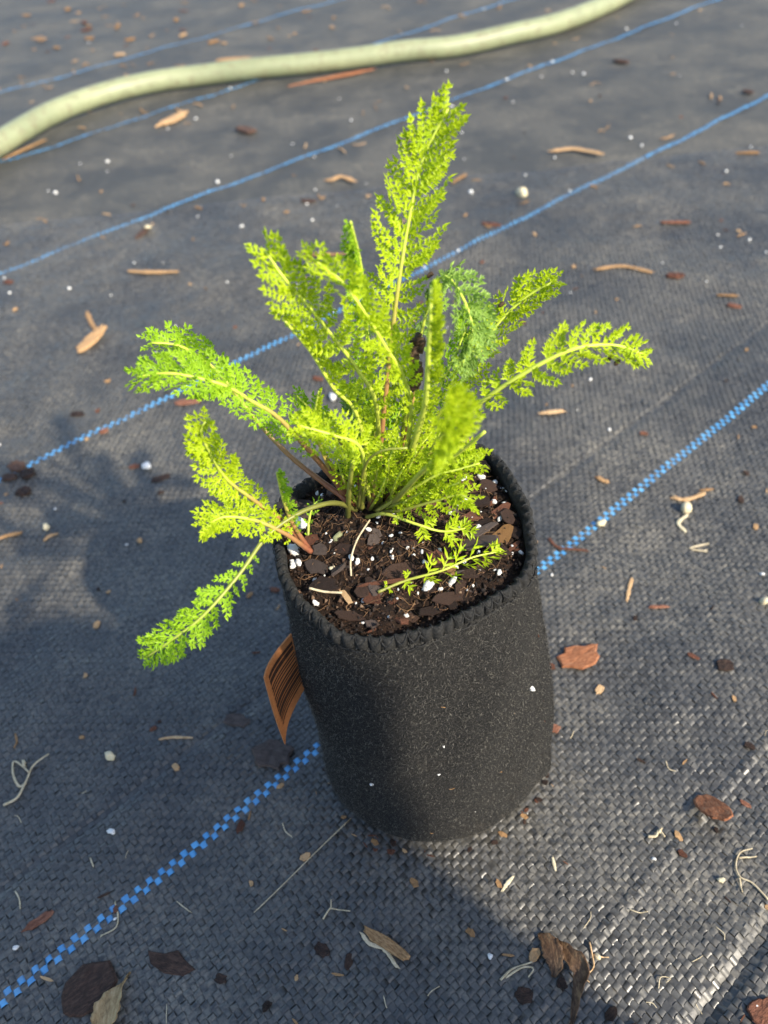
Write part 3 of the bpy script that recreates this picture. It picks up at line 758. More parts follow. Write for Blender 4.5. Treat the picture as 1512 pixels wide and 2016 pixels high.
# leaves toward the camera and right
frond(C((775, 990, -.010), (820, 940, -.028), (858, 902, -.042), (880, 872, -.050), (888, 845, -.056), (880, 815, -.060)), 12.5 * mm, .58, 1.9, M_L1, M_ST, (.4, -.7, .6), .2, .0011, seed=16)
frond(C((745, 1004, -.006), (810, 952, -.010), (870, 912, -.013), (940, 908, -.016)), 9 * mm, .35, 1.15, M_L1, M_SO, (0, -.5, .85), .2, .0011, seed=17)
frond(C((748, 1008, -.008), (790, 1004, -.014), (850, 988, -.018), (900, 975, -.020), (928, 984, -.022)), 8 * mm, .28, 1.1, M_L1, M_SO, (0, -.6, .8), .1, .0009, seed=18)
frond(C((722, 1018, -.006), (760, 1012, -.012), (820, 1032, -.018), (870, 1046, -.020), (918, 1040, -.021)), 6 * mm, .40, .9, M_L1, M_ST, (0, -.6, .8), -.2, .0008, seed=19, sparse=True)
frond(C((712, 1000, -.003), (718, 925, -.012), (705, 876, -.016), (656, 857, -.018), (590, 838, -.018)), 9.5 * mm, .42, 1.15, M_L1, M_ST, (0, -.6, .8), .1, .0011, seed=20)
frond(C((720, 1000, .004), (690, 900, .006), (650, 850, .006), (615, 810, .006), (583, 778, .006)), 7 * mm, .35, 1.1, M_L2, M_SR, (0, -.6, .8), .3, .0010, seed=21)
frond(C((705, 1000, .0), (660, 930, .0), (622, 860, -.004), (620, 815, -.004), (628, 770, -.004)), 3 * mm, .50, 1.7, M_L1, M_SR, (.9, -.4, .1), 1.1, .0010, seed=22)
frond(C((742, 1006, -.008), (850, 940, -.016), (900, 925, -.018), (944, 912, -.019)), 5 * mm, .55, 1.0, M_L1, M_ST, (0, -.4, .9), .1, .0008, seed=23, side=(1, .4))
frond(C((745, 990, .012), (720, 860, .018), (705, 800, .020), (690, 765, .020)), 8 * mm, .40, 1.1, M_L3, M_ST, (0, -.6, .8), .2, .0010, seed=24)
frond(C((778, 990, .008), (850, 800, .016), (900, 690, .020), (935, 600, .022)), 7 * mm, .30, 1.0, M_L2, M_ST, (0, -.8, .6), .3, .0010, seed=25)
# small leaves crowding the crown
rs = random.Random(5)
for k, (bx, by, tx, ty, dy, w, m, st) in enumerate([
        (735, 1000, 700, 905, -.012, 5, M_L1, M_ST), (748, 1000, 742, 870, -.004, 5, M_L1, M_ST), (760, 1000, 770, 850, .004, 5, M_L1, M_ST), (770, 1000, 800, 880, -.010, 5, M_L1, M_ST),
        (765, 996, 790, 800, .010, 5, M_L2, M_ST), (752, 1002, 820, 890, -.014, 5, M_L1, M_ST), (730, 1004, 745, 905, -.014, 5, M_L1, M_SR), (758, 1000, 850, 850, .006, 5, M_L1, M_ST),
        (740, 1000, 765, 790, .014, 6, M_L2, M_ST), (715, 1002, 690, 940, -.008, 4, M_L1, M_ST), (770, 1002, 870, 900, -.004, 5, M_L1, M_SR), (745, 1000, 725, 830, .008, 5, M_L1, M_ST),
        (760, 1000, 835, 780, .018, 6, M_L1, M_ST), (748, 1004, 905, 890, -.012, 6, M_L1, M_SO), (752, 1004, 935, 880, -.008, 6, M_L1, M_ST), (745, 1006, 880, 935, -.018, 6, M_L1, M_SO),
        (740, 1006, 905, 950, -.020, 5, M_L1, M_ST), (735, 1006, 830, 970, -.018, 5, M_L1, M_SO), (732, 1006, 800, 985, -.016, 4, M_L1, M_ST), (728, 1004, 760, 940, -.016, 4, M_L1, M_ST),
        (725, 1002, 735, 880, -.010, 5, M_L1, M_SR), (718, 1002, 680, 885, -.006, 5, M_L1, M_ST), (712, 1002, 662, 900, -.010, 5, M_L1, M_SR), (742, 1002, 690, 840, .002, 5, M_L1, M_ST),
        (756, 1000, 730, 780, .012, 5, M_L1, M_ST), (768, 998, 880, 820, .010, 6, M_L1, M_ST), (772, 998, 905, 770, .014, 5, M_L2, M_ST), (750, 1002, 785, 860, -.014, 5, M_L1, M_ST),
        (738, 1004, 765, 905, -.016, 4, M_L1, M_SO), (762, 1000, 825, 930, -.014, 5, M_L1, M_SO), (746, 1000, 752, 760, .010, 5, M_L1, M_SR), (755, 998, 812, 720, .012, 5, M_L1, M_ST), (730, 998, 700, 860, .004, 5, M_L2, M_ST), (765, 1000, 795, 920, -.020, 4, M_L1, M_ST), (755, 1000, 775, 730, .016, 6, M_L1, M_SR)]):
    mx, my = (bx + tx) / 2 + rs.uniform(-14, 14), (by + ty) / 2 + rs.uniform(-8, 8)
    frond(C((bx, by, dy * .1), (mx, my, dy * .6), (tx, ty, dy)), w * mm, .38, 1.05, m, st, (rs.uniform(-.4, .4), -.6, .75), rs.uniform(0, .5), .00075, seed=60 + k, lobes=4)

def stalk(pts, r0, m, name='stalk', taper=.4, label=None):
    P = spline(pts, 20); d = np.linspace(0, 1, 20)
    v, f = tube(P, r0 * .56 * (1 - taper * d) * (1 + .08 * np.sin(np.arange(20) * 2.3)), 8); me = mesh(name, v - CR, f); attr(me, 'along', np.repeat(d * .6, 8)); o = link(name, me, m, PLANT)
    if label: o['label'] = label
    return o
stalk(C((768, 990, -.006), (850, 930, -.012), (905, 890, -.018), (954, 850, -.024)), .0010, M_ST, taper=.1, label='pale green cut stalk stub')
stalk(C((765, 985, -.002), (830, 920, -.006), (912, 850, -.012)), .0009, M_SO, taper=.1)
stalk(C((705, 1000, -.006), (718, 920, -.014), (750, 888, -.018), (802, 882, -.020)), .0010, M_SO)
stalk(C((685, 1020, -.004), (688, 960, -.010), (695, 905, -.014)), .0017, M_SO, taper=.3, label='thick olive stalk with browned foot')
stalk(C((695, 1010, -.002), (655, 940, -.002), (628, 875, -.002)), .0012, M_SR)
stalk(C((775, 985, .002), (800, 850, .006), (816, 770, .008), (824, 690, .010)), .0012, M_SR)
stalk(C((760, 985, .0), (800, 930, .002), (835, 880, .004)), .0016, M_SR)
v, f = tube(spline(C((812, 765, .006), (822, 730, .005), (812, 700, .007), (826, 680, .009), (818, 665, .009)), 24), [.0012 + .0011 * abs(math.sin(q * 1.3)) for q in range(24)], 6)
o = link('withered_leaf', mesh('withered_leaf', v - CR, f), M_DEAD, PLANT); o['label'] = 'black shrivelled dead leaf'
for x, y, dy in ((850, 540, .010), (1128, 712, -.012), (1205, 702, -.012), (1218, 712, -.012), (990, 598, .014), (808, 700, -.0)):
    P = gy(x, y, YC + dy); put('brown_speck', PERL[2], M_DEAD, P, .0010, 1.0, (0, 0), PLANT, CR)
# small bright seedling beside the left clump
frond([soil_at(606, 1066), soil_at(612, 1040) + np.array([0, 0, .004]), soil_at(622, 1020) + np.array([0, 0, .006]), soil_at(632, 1005) + np.array([0, 0, .005])], .0030, .1, 1.2, M_L2, M_ST, (0, -.5, .8), .3, .0006, seed=90, lobes=3)

# a loose sprig lying across the soil
a0 = soil_at(745, 1172); a1 = soil_at(800, 1155); a2 = soil_at(870, 1142); a3 = soil_at(930, 1118); a4 = soil_at(985, 1102)
SPO = a0 + np.array([0, 0, .002])
sp = empty('leaf_sprig', SPO); tag(sp, 'loose thin yellow green sprig lying across the soil inside the front of the rim', 'sprig')
pts = [p + np.array([0, 0, dz]) for p, dz in ((a0, .0016), (a1, .0030), (a2, .0045), (a3, .0050), (a4, .0040))]
frond(pts, .0066, .06, 1.15, M_L1, M_ST, (0, -.4, .9), .3, .00055, 'leaf_stem', sp, SPO, sparse=True, seed=95, lobes=2)
pts = [soil_at(610, 1165), soil_at(640, 1172), soil_at(675, 1174)]
v, f = tube(spline([p + np.array([0, 0, .0018]) for p in pts], 12), .0004, 6)
o = link('bare_stem', mesh('bare_stem', v - pts[0], f), M_PALE, None, tuple(pts[0])); tag(o, 'short bare olive stem lying flat on the soil at the near rim', 'stem')
v, f = tube(spline([soil_at(730, 1040) + [0, 0, .004], soil_at(705, 1075) + [0, 0, .003], soil_at(692, 1110) + [0, 0, .002], soil_at(692, 1138) + [0, 0, .001]], 16), .0003, 6)
o = link('dry_rootlet', mesh('dry_rootlet', v - CR, f), M_PALE, None, tuple(CR)); tag(o, 'long curved dry rootlet on the soil in front of the crown', 'root')

# ------------------------------------------------------------------ the hose
HR = .0138
hp = [(-120, 345), (0, 282), (100, 225), (200, 186), (300, 162), (400, 147), (500, 137), (600, 125), (700, 113), (800, 102), (900, 89), (1000, 70), (1100, 44), (1200, 3), (1300, -50), (1400, -110)]
hp3 = []
for x, y in hp:
    P = gp(x, y, HR); P[2] = float(gz(P[0], P[1])) + HR + .0004; hp3.append(P)
for x, y in ((-.70, .62), (-.98, .30), (-1.5, .10)): hp3.insert(0, np.array([x, y, HR + .0004]))
for x, y in ((1.1, 2.5), (1.9, 3.0)): hp3.append(np.array([x, y, HR + .0004]))
v, f = tube(spline(hp3, 220), HR, 28)
t = NT('pale_green_hose'); co = t.coord()
hn = t.noise(14, 5, .7, co); hd = t.ramp(t.noise(70, 6, .7, co), [(.5, (0, 0, 0)), (.75, (1, 1, 1))])
cc = t.ramp(hn, [(.3, (.20, .225, .125)), (.7, (.30, .32, .18))])
t.l(t.mix(t.math('MULTIPLY', hd, .85), cc, (.17, .135, .08)), t.b.inputs['Base Color']); t.b.inputs['Roughness'].default_value = .5
HO = np.array(hp3[10]) * np.array([1, 1, 0])
o = link('garden_hose', mesh('garden_hose', v - HO, f), t.m, None, tuple(HO)); tag(o, 'pale olive green garden hose curving across the black ground fabric', 'hose')

# ------------------------------------------------------------------ litter lying on the fabric
def on_ground(px, py):
    P = gp(px, py)
    for _ in range(3): P = gp(px, py, float(gz(P[0], P[1])) + .0003)
    return P
TOPZ = .0003
uid = [100]
def chip(x0, y0, x1, y1, w, m, label, name='bark_chip', cat='bark chip', group=None, thick=.26, nside=8, lift=0.0, rough=.24):
    A, B = on_ground(x0, y0), on_ground(x1, y1); c = (A + B) / 2; dv = B - A; L = np.linalg.norm(dv[:2]) / 2
    uid[0] += 1; ww = w / pxm(c) / 2
    me = chip_mesh(uid[0], nside, 1.0, rough, 1.0)
    V = np.empty(len(me.vertices) * 3); me.vertices.foreach_get('co', V); V = V.reshape(-1, 3)
    V[:, 0] *= L; V[:, 1] *= ww; V[:, 2] *= min(ww, L) * thick
    V[:, 2] += lift * (V[:, 0] / L * .5 + .5)
    V[:, 2] -= V[:, 2].min(); me.vertices.foreach_set('co', V.ravel()); me.update()
    o = link(name, me, m, None, (c[0], c[1], float(gz(c[0], c[1])) + TOPZ)); o.rotation_euler = (0, 0, math.atan2(dv[1], dv[0]))
    return tag(o, label, cat, group)
def straw(pp, w, m, label, name='straw', cat='straw', group=None, flat=.42, hump=.0):
    P = np.array([on_ground(x, y) for x, y in pp]); r = w / pxm(P.mean(0)) / 2
    S = spline(P, max(6, 4 * len(pp))); n = len(S)
    S[:, 2] = gz(S[:, 0], S[:, 1]) + TOPZ + r * flat + hump * np.sin(np.linspace(0, math.pi, n))
    rad = r * (1 - .35 * np.abs(np.linspace(-1, 1, n)) ** 3) * rng.uniform(.75, 1.2, n)
    v, f = tube(S, rad, 6); c = S[:, 2].copy()
    tt = S[-1] - S[0]; tt /= np.linalg.norm(tt) + 1e-12
    v[:6] += tt * rng.normal(0, r * .9, 6)[:, None]; v[-6:] += tt * rng.normal(0, r * .9, 6)[:, None]      # broken, frayed ends
    zc = np.repeat(c, 6); v[:, 2] = zc + (v[:, 2] - zc) * flat
    O = np.array([P[0][0], P[0][1], float(gz(P[0][0], P[0][1]))])
    o = link(name, mesh(name, v - O, f, w < 5), m, None, tuple(O)); return tag(o, label, cat, group)
def grainp(x, y, s, m, label, name='white_grain', cat='perlite', group=None, k=0):
    P = on_ground(x, y); d = s / pxm(P) / 2
    o = put(name, PERL[k % 8], m, (P[0], P[1], float(gz(P[0], P[1])) + TOPZ + d * .55), d, random.random() * 6); return tag(o, label, cat, group)

chip(1102, 1306, 1178, 1288, 48, M_ORB, 'flat reddish brown bark flake with a notched edge beside the right side of the pot', lift=.002, rough=.3)
chip(1372, 1570, 1424, 1630, 46, M_ORB, 'oval rust brown bark scale tilted up and casting a shadow toward the pot', lift=.009, rough=.14)
chip(120, 1980, 226, 1912, 84, M_BARK, 'large dark brown rounded bark slab tucked beside the tan curled leaf', thick=.16, rough=.12)
chip(302, 1880, 372, 1908, 38, M_BARK, 'wet black ragged scrap of bark close to the thin pale crease', thick=.15, rough=.5, nside=4)
chip(500, 1478, 572, 1492, 56, M_GREYB, 'dark purplish brown bark chunk beside the blue thread below the card tag', thick=.25)
chip(440, 1416, 488, 1422, 28, M_GREYB, 'small dark angular bark chunk left of the card tag')
chip(46, 1832, 106, 1796, 18, M_RED, 'slim brown bark sliver with an orange broken side')
chip(620, 1862, 648, 1878, 22, M_BARK, 'small black bark crumb left of the splintered tan twig')
chip(424, 1924, 446, 1930, 16, M_BARK, 'tiny round black crumb beside a mossy stain on the fabric')
chip(1014, 1962, 1050, 1956, 28, M_BARK, 'blocky dark brown bark crumb beside the folded dry leaf')
chip(1100, 1925, 1112, 1950, 20, M_BARK, 'crumbly dark clod caught under the folded dry leaf', name='soil_clod', cat='clod', thick=.5)
chip(342, 795, 396, 788, 17, M_RED, 'dark red bark piece just beside the blue thread under the long left leaf')
chip(140, 815, 166, 816, 16, M_BARK, 'small brown bark nugget above the blue thread left of the plant')
for a in ((22, 918, 50, 922, 26), (40, 938, 70, 930, 26), (4, 942, 34, 940, 20), (34, 968, 62, 970, 24)):
    chip(*a, M_BARK, 'dark bark nugget in the small heap where the blue thread is hidden', group='bark heap on the blue thread', thick=.45)
chip(196, 852, 214, 846, 13, M_RED, 'pinkish red chip lying on the blue thread', thick=.4)
chip(254, 920, 276, 917, 13, M_RED, 'small brown chip touching a white pebble')
chip(296, 948, 336, 936, 15, M_BARK, 'dark slim bark piece between the blue thread and the left clump')
chip(1312, 545, 1346, 544, 18, M_RED, 'rounded rust coloured bark bit beside a long pale straw', thick=.5)
chip(1410, 1310, 1442, 1312, 26, M_BARK, 'round dark brown bark bit right of the reddish flake', thick=.4)
chip(1084, 1440, 1100, 1428, 18, M_RED, 'rust chip touching the pot foot at its right side')
chip(1352, 1285, 1376, 1298, 9, M_RED, 'thin orange bark sliver right of the reddish flake')
chip(1455, 1575, 1480, 1590, 9, M_RED, 'slim reddish bark splinter beyond the tilted bark scale')
chip(615, 744, 636, 748, 12, M_RED, 'bright orange chip behind the narrow folded left leaf', thick=.4)
chip(1430, 600, 1460, 606, 14, M_RED, 'small brown chip in front of the rust coloured bark bit')
chip(948, 440, 990, 444, 14, M_RED, 'reddish chip behind the tall leaf next to the blue thread')
chip(1208, 120, 1236, 124, 16, M_BARK, 'dark round clod on the far fabric between two blue threads', thick=.4)
chip(1480, 2012, 1520, 1975, 44, M_RED, 'pale brown bark piece lying on the fabric beyond the overlap seam', thick=.3)
chip(1465, 178, 1480, 184, 16, M_BARK, 'dark crumb beside a white grain on the far fabric')
chip(470, 255, 500, 262, 22, M_BARK, 'small dark clod in front of the hose', thick=.4)
chip(590, 395, 622, 398, 12, M_BARK, 'dark crumb right beside the farther blue thread', thick=.4)
chip(268, 470, 288, 452, 14, M_BARK, 'brown chip with a pale knob in front of the blue thread', thick=.4)
chip(8, 555, 26, 556, 13, M_RED, 'brown chip at the start of the farther blue thread')
# wood shreds, straws
chip(156, 694, 210, 652, 26, M_STRAW, 'tan splintered wood shred with a cross piece on bare fabric', name='wood_shred', cat='wood shred', lift=.004, thick=.4)
straw([(172, 618), (182, 640), (194, 655)], 11, M_STRAW, 'brown twig stub leaning on the tan wood shred', 'twig_stub', 'twig')
straw([(1173, 532), (1228, 526), (1283, 538)], 11, M_STRAW, 'long pale bowed straw right of the plant')
straw([(256, 536), (300, 538), (350, 537)], 12, M_STRAW, 'straight tan straw lying behind the plant on its left')
straw([(600, 503), (650, 503), (685, 502)], 10, M_STRAW, 'tan straw half hidden behind the tall leaves')
straw([(313, 1456), (340, 1452), (378, 1453)], 6, M_STRAW, 'thin tan straw with a dark root end left of the card tag')
straw([(0, 1061), (20, 1054), (43, 1050)], 10, M_STRAW, 'tan straw bit cut by a pale pebble nearby')
straw([(86, 1066), (98, 1056), (113, 1052)], 8, M_STRAW, 'short pale straw below the small heap of bark')
straw([(1068, 815), (1108, 811)], 13, M_STRAW, 'short blocky tan straw right of the tall cut stalk')
straw([(1176, 940), (1188, 948), (1199, 950)], 12, M_STRAW, 'stubby tan straw between the crease and blue thread')
straw([(1322, 980), (1350, 985), (1388, 972)], 11, M_STRAW, 'frayed tan shred beside the pale germinating seed', 'wood_shred', 'wood shred')
straw([(1378, 966), (1403, 964)], 7, M_STRAW, 'short tan bit beyond the frayed shred')
straw([(1244, 1138), (1238, 1160), (1234, 1182)], 8, M_STRAW, 'straight tan straw pointing at the pot on its right')
straw([(1279, 1196), (1312, 1195)], 9, M_RED, 'short orange brown stick on the sunlit fabric', 'stick', 'stick')
straw([(1395, 1070), (1358, 1080), (1392, 1086)], 5, M_PALE, 'pale straw bent into a sharp V')
straw([(1080, 1060), (1098, 1078), (1130, 1082), (1155, 1084)], 7, M_RED, 'dark curled stem crossing the blue thread beside the pot', 'stem', 'stem')
straw([(198, 1843), (228, 1826), (232, 1800), (226, 1776)], 3.2, M_PALE, 'curved pale grass fibre crossing the blue thread', 'grass_fibre', 'fibre')
straw([(500, 1797), (640, 1660), (690, 1612)], 2.2, M_PALE, 'fine pale thread pulled straight from the fabric at the pot foot', 'loose_thread', 'thread', flat=.6)
straw([(30, 1754), (38, 1770), (40, 1790)], 3, M_PALE, 'small crooked pale rootlet above the brown sliver', 'rootlet', 'root')
straw([(30, 1445), (33, 1460), (28, 1472)], 4, M_STRAW, 'tiny curled tan fibre above the forked root', 'grass_fibre', 'fibre')
straw([(178, 1690), (184, 1706)], 3.5, M_PALE, 'tiny pale fibre beside the blue checked thread', 'grass_fibre', 'fibre')
straw([(990, 1752), (998, 1740), (1010, 1726)], 8, M_CREAM, 'cream curved husk on the fabric in front of the pot', 'husk', 'husk')
straw([(1088, 1690), (1094, 1716)], 6, M_CREAM, 'slim cream husk right of the curved one', 'husk', 'husk')
straw([(1085, 300), (1130, 296), (1185, 306)], 14, M_STRAW, 'crumpled tan shred on the far fabric right of the plant', 'wood_shred', 'wood shred')
straw([(1455, 303), (1492, 302)], 10, M_STRAW, 'short straight tan straw far right of the plant')
straw([(1305, 440), (1355, 440)], 12, M_RED, 'brown stick bit in front of the nearer blue thread at the right', 'stick', 'stick')
straw([(1410, 582), (1452, 584)], 9, M_STRAW, 'frayed tan bit behind the small brown chip')
straw([(918, 345), (900, 355), (890, 362)], 10, M_STRAW, 'forked tan shred behind the top of the tallest leaf', 'wood_shred', 'wood shred')
straw([(650, 358), (672, 350), (700, 360)], 12, M_STRAW, 'bowed tan shred left of the tallest leaf', 'wood_shred', 'wood shred')
chip(308, 254, 372, 216, 22, M_STRAW, 'big loose tan bark shred lying before the hose', 'wood_shred', 'wood shred', rough=.5, nside=7, thick=.3)
chip(585, 162, 742, 136, 13, M_ORB, 'long orange brown bark strip along the near side of the hose', 'bark_strip', 'bark strip', rough=.5, nside=11, thick=.3)
straw([(8, 315), (50, 295), (88, 278)], 9, M_STRAW, 'bent tan twig against the near side of the hose', 'twig', 'twig')
straw([(430, 122), (470, 119), (505, 120)], 14, M_STRAW, 'orange brown bark strip on the far side of the hose', 'bark_strip', 'bark strip')
# branching dry roots
def root(paths, w, label, m=None):
    Vs, Fs, b = [], [], 0; O = on_ground(*paths[0][0]); O[2] = float(gz(O[0], O[1]))
    for pp in paths:
        P = np.array([on_ground(x, y) for x, y in pp]); S = spline(P, 5 * len(pp)); r = w / pxm(P.mean(0)) / 2
        S[:, 2] = gz(S[:, 0], S[:, 1]) + TOPZ + r + .0006 * np.abs(np.sin(np.linspace(0, 5, len(S))))
        v, f = tube(S, r * np.linspace(1.1, .6, len(S)), 5); Vs.append(v); Fs += [tuple(i + b for i in q) for q in f]; b += len(v)
    o = link('dry_root', mesh('dry_root', np.concatenate(Vs) - O, Fs), m or M_PALE, None, tuple(O)); return tag(o, label, 'root')
root([[(8, 1586), (36, 1572), (52, 1542), (66, 1510), (98, 1486)], [(52, 1542), (40, 1550), (28, 1528), (28, 1500), (48, 1512), (58, 1522)], [(50, 1512), (46, 1498), (52, 1505)]], 5, 'forked dry tan root shaped like a wishbone on the shaded fabric')
root([[(1512, 1772), (1480, 1740), (1456, 1728), (1448, 1705), (1456, 1680), (1480, 1672)], [(1453, 1690), (1488, 1688)], [(1454, 1728), (1460, 1758)]], 4, 'thin branching pale root right of the tilted bark scale')
root([[(636, 1810), (650, 1790), (655, 1790), (690, 1795)], [(652, 1790), (652, 1772)]], 3, 'small three pronged pale rootlet above the splintered twig')
root([[(1160, 1855), (1166, 1885), (1168, 1905), (1152, 1925), (1160, 1935)], [(1168, 1880), (1180, 1884), (1198, 1886)]], 3.5, 'thin brown rootlet beside the folded dry leaf', M_STRAW)
root([[(985, 1930), (1010, 1908), (1048, 1895)], [(995, 1925), (1030, 1905), (1050, 1908), (1040, 1925)]], 4.5, 'looped pale grass scrap left of the folded dry leaf')
root([[(1275, 1648), (1290, 1648), (1296, 1636), (1308, 1650)], [(1296, 1640), (1302, 1632)]], 6, 'small yellowish crumpled bit between pot and tilted bark scale')
root([[(1238, 1790), (1255, 1797), (1275, 1796)]], 2.2, 'hair thin brown fibre on the ribbed weave')
root([[(1296, 1946), (1300, 1925), (1320, 1926), (1310, 1936)]], 2.2, 'tiny looped pale fibre near the overlap seam')
# splintered twig
TW = []
chip(716, 1828, 804, 1890, 22, M_STRAW, 'splintered tan twig with a frayed end in front of the pot', 'split_twig', 'twig', thick=.5, lift=.002, rough=.15)
straw([(712, 1838), (728, 1858), (756, 1868), (782, 1905)], 9, M_PALE, 'pale frayed fibre strip peeling under the splintered twig', 'bark_fibre', 'fibre')
# dry leaves
def dry_leaf(mid, widths, label, m, curl=.9, hump=.004):
    P = spline([on_ground(x, y) for x, y in mid], 22); W = np.interp(np.linspace(0, 1, 22), np.linspace(0, 1, len(widths)), widths) / pxm(P.mean(0)) / 2
    V = []; nn = 9; rr = random.Random(len(label))
    T = np.gradient(P, axis=0); T[:, 2] = 0; T /= np.linalg.norm(T, axis=1)[:, None]
    for i in range(22):
        s = np.array([-T[i][1], T[i][0], 0]); base = float(gz(P[i][0], P[i][1])) + TOPZ + .0006
        for j in range(nn):
            q = j / (nn - 1) * 2 - 1; w = W[i] * (1 + .10 * math.sin(i * 1.9 + q))
            a = q * curl
            V.append(P[i] * np.array([1, 1, 0]) + s * w * math.sin(a) / max(math.sin(curl), .3) + np.array([0, 0, base + w * (1 - math.cos(a)) * .9 + hump * math.sin(i / 21 * math.pi) * (.5 + .3 * q) + .0003 * math.sin(i * 1.3 + j * 2)]))
    Fc = [(i * nn + j, i * nn + j + 1, (i + 1) * nn + j + 1, (i + 1) * nn + j) for i in range(21) for j in range(nn - 1)]
    O = np.array([P[10][0], P[10][1], float(gz(P[10][0], P[10][1]))])
    o = link('dry_leaf', mesh('dry_leaf', np.array(V) - O, Fc), m, None, tuple(O))
    sm_ = o.modifiers.new('thickness', 'SOLIDIFY'); sm_.thickness = .00025; sm_.offset = 1
    return tag(o, label, 'leaf')
M_DRY1 = grain('tan_dry_leaf', [(.25, (.10, .055, .022)), (.5, (.36, .24, .11)), (.8, (.56, .42, .23))], 220, .7, .7, .0006, 6, stretch=(2.5, 1, 1))
M_DRY2 = grain('brown_dry_leaf', [(.25, (.022, .012, .007)), (.5, (.11, .060, .030)), (.8, (.32, .20, .10))], 260, .6, .7, .0006, 6, stretch=(2.5, 1, 1))
dry_leaf([(258, 1914), (244, 1938), (226, 1970), (205, 2020), (190, 2060)], [2, 8, 46, 60, 40, 4], 'tan curled dry leaf with dark blotches resting against the bark slab', M_DRY1)
dry_leaf([(1060, 1838), (1080, 1862), (1092, 1900), (1090, 1925)], [5, 30, 40, 30, 6], 'olive brown half of a folded dry leaf with a pointed tip', M_DRY2, .7)
dry_leaf([(1085, 1848), (1115, 1880), (1140, 1915), (1134, 1955), (1124, 2025)], [4, 24, 34, 18, 12, 6], 'glossy brown half of a folded dry leaf trailing a long stalk', M_DRY2, 1.1, .006)

# pebbles and seeds that stand out
grainp(220, 1491, 24, M_CREAM, 'round cream pebble on the shaded fabric left of the card tag', 'pebble', 'pebble', k=6)
grainp(290, 922, 20, M_PERL, 'white perlite lump beside a small brown chip left of the plant', k=1)
grainp(655, 788, 18, M_PERL, 'white perlite lump behind the plant stems', k=2)
grainp(1030, 383, 18, M_CREAM, 'cream pebble between the two farther blue threads right of the tall leaf', 'pebble', 'pebble', k=3)
grainp(1350, 1006, 26, M_CREAM, 'pale green germinating seed with a curved root', 'sprouted_seed', 'seed', k=4)
straw([(1354, 1014), (1338, 1026), (1336, 1034), (1350, 1048)], 8, M_CREAM, 'curved tan rootlet of the germinating seed', 'seed_root', 'root')
grainp(1185, 1034, 15, M_CREAM, 'cream pebble sitting on the blue thread right of the pot', 'pebble', 'pebble', k=5)
grainp(92, 1038, 18, M_CREAM, 'pale pebble above the short pale straw', 'pebble', 'pebble', k=6)
grainp(276, 1066, 15, M_STRAW, 'pinkish tan grain on shaded fabric left of the clump', 'pebble', 'pebble', k=7)
grainp(30, 1866, 9, M_PERL, 'white bead of perlite under the brown sliver', k=0)
grainp(292, 452, 16, M_CREAM, 'pale knob touching the brown chip before the blue thread', 'pebble', 'pebble', k=1)
grainp(225, 1810, 6, M_PERL, 'tiny white crumb stuck on the blue checked thread', k=2)
grainp(1178, 1884, 10, M_CREAM, 'tiny pale seed on the thin brown rootlet', 'seed', 'seed', k=3)
grainp(1505, 1185, 18, M_CREAM, 'yellowish crumb at the far right of the sunlit weave', 'crumb', 'crumb', k=4)
grainp(1420, 1735, 11, M_CREAM, 'yellowish seed left of the thin branching root', 'seed', 'seed', k=5)
# perlite specks stuck to the felt
def pot_front(px, py):
    y0, y1 = .09, .25; d = _F * FPX + _R * (px - 756) + _D * (py - 1008)
    for k in range(400):
        y = y0 + (y1 - y0) * k / 400; P = _C + d * (y / d[1]); h = P[2] / RIM_Z
        if 0 < h < 1:
            ctr = BC * (1 - h ** 1.15) + RC * h ** 1.15; th = math.atan2(P[1] - ctr[1], P[0] - ctr[0])
            for _ in range(3):
                W = wall(np.array([th]), np.array([h]))[0]; th2 = math.atan2(W[1] - ctr[1], W[0] - ctr[0]); th += math.atan2(P[1] - ctr[1], P[0] - ctr[0]) - th2
            if np.hypot(*(P[:2] - ctr)) <= np.hypot(*(W - ctr)): return P
    return None
for k, (x, y, s) in enumerate([(1045, 1353, 11), (865, 1523, 10), (873, 1466, 7), (733, 1543, 6), (702, 1418, 3), (935, 1597, 4)]):
    P = pot_front(x, y)
    if P is None: continue
    d = s / pxm(P) / 2
    tag(put('perlite_speck', PERL[k % 8], M_PERL, P, d, k), 'white perlite speck stuck to the black felt side of the pot', 'perlite', 'perlite specks on the pot side')
for k, (x, y, s, a) in enumerate([(888, 1553, 13, .1), (872, 1392, 12, .5), (1012, 1404, 7, 1.2), (665, 1578, 20, .45), (1060, 1252, 12, 1.3), (1068, 1382, 12, 1.4), (1072, 1420, 10, 1.2), (850, 1640, 10, .3), (985, 1520, 7, .2)]):
    P = pot_front(x, y)
    if P is None: continue
    d = s / pxm(P) / 2
    tag(put('bark_speck', STICK[k % 5], M_RED if k in (4, 5, 6) else M_STRAW, P, (d, d * 1.4, d), 0, (0, a)), 'tiny tan or rusty bark fleck clinging to the black felt side of the pot', 'bark fleck', 'bark flecks on the pot side')
# crumbs round the pot foot
for k in range(46):
    th = rng.uniform(math.pi * .9, math.pi * 2.15); b = wall(np.array([th]), np.array([0.02]))[0]; dn = b - BC; dn /= np.linalg.norm(dn)
    p = b + dn * (.0015 + abs(rng.normal(0, .0035))); l = rng.uniform(.0005, .0018)
    tag(put('foot_crumb', (CHIP + STICK)[k % 15], [M_BARK, M_RED, M_STRAW][k % 3], (p[0], p[1], float(gz(*p)) + TOPZ - .0001), (l, l, l * .7), rng.random() * 6.3),
        'tiny crumb of bark or soil lying against the foot of the pot', 'crumb', 'crumbs at the pot foot')

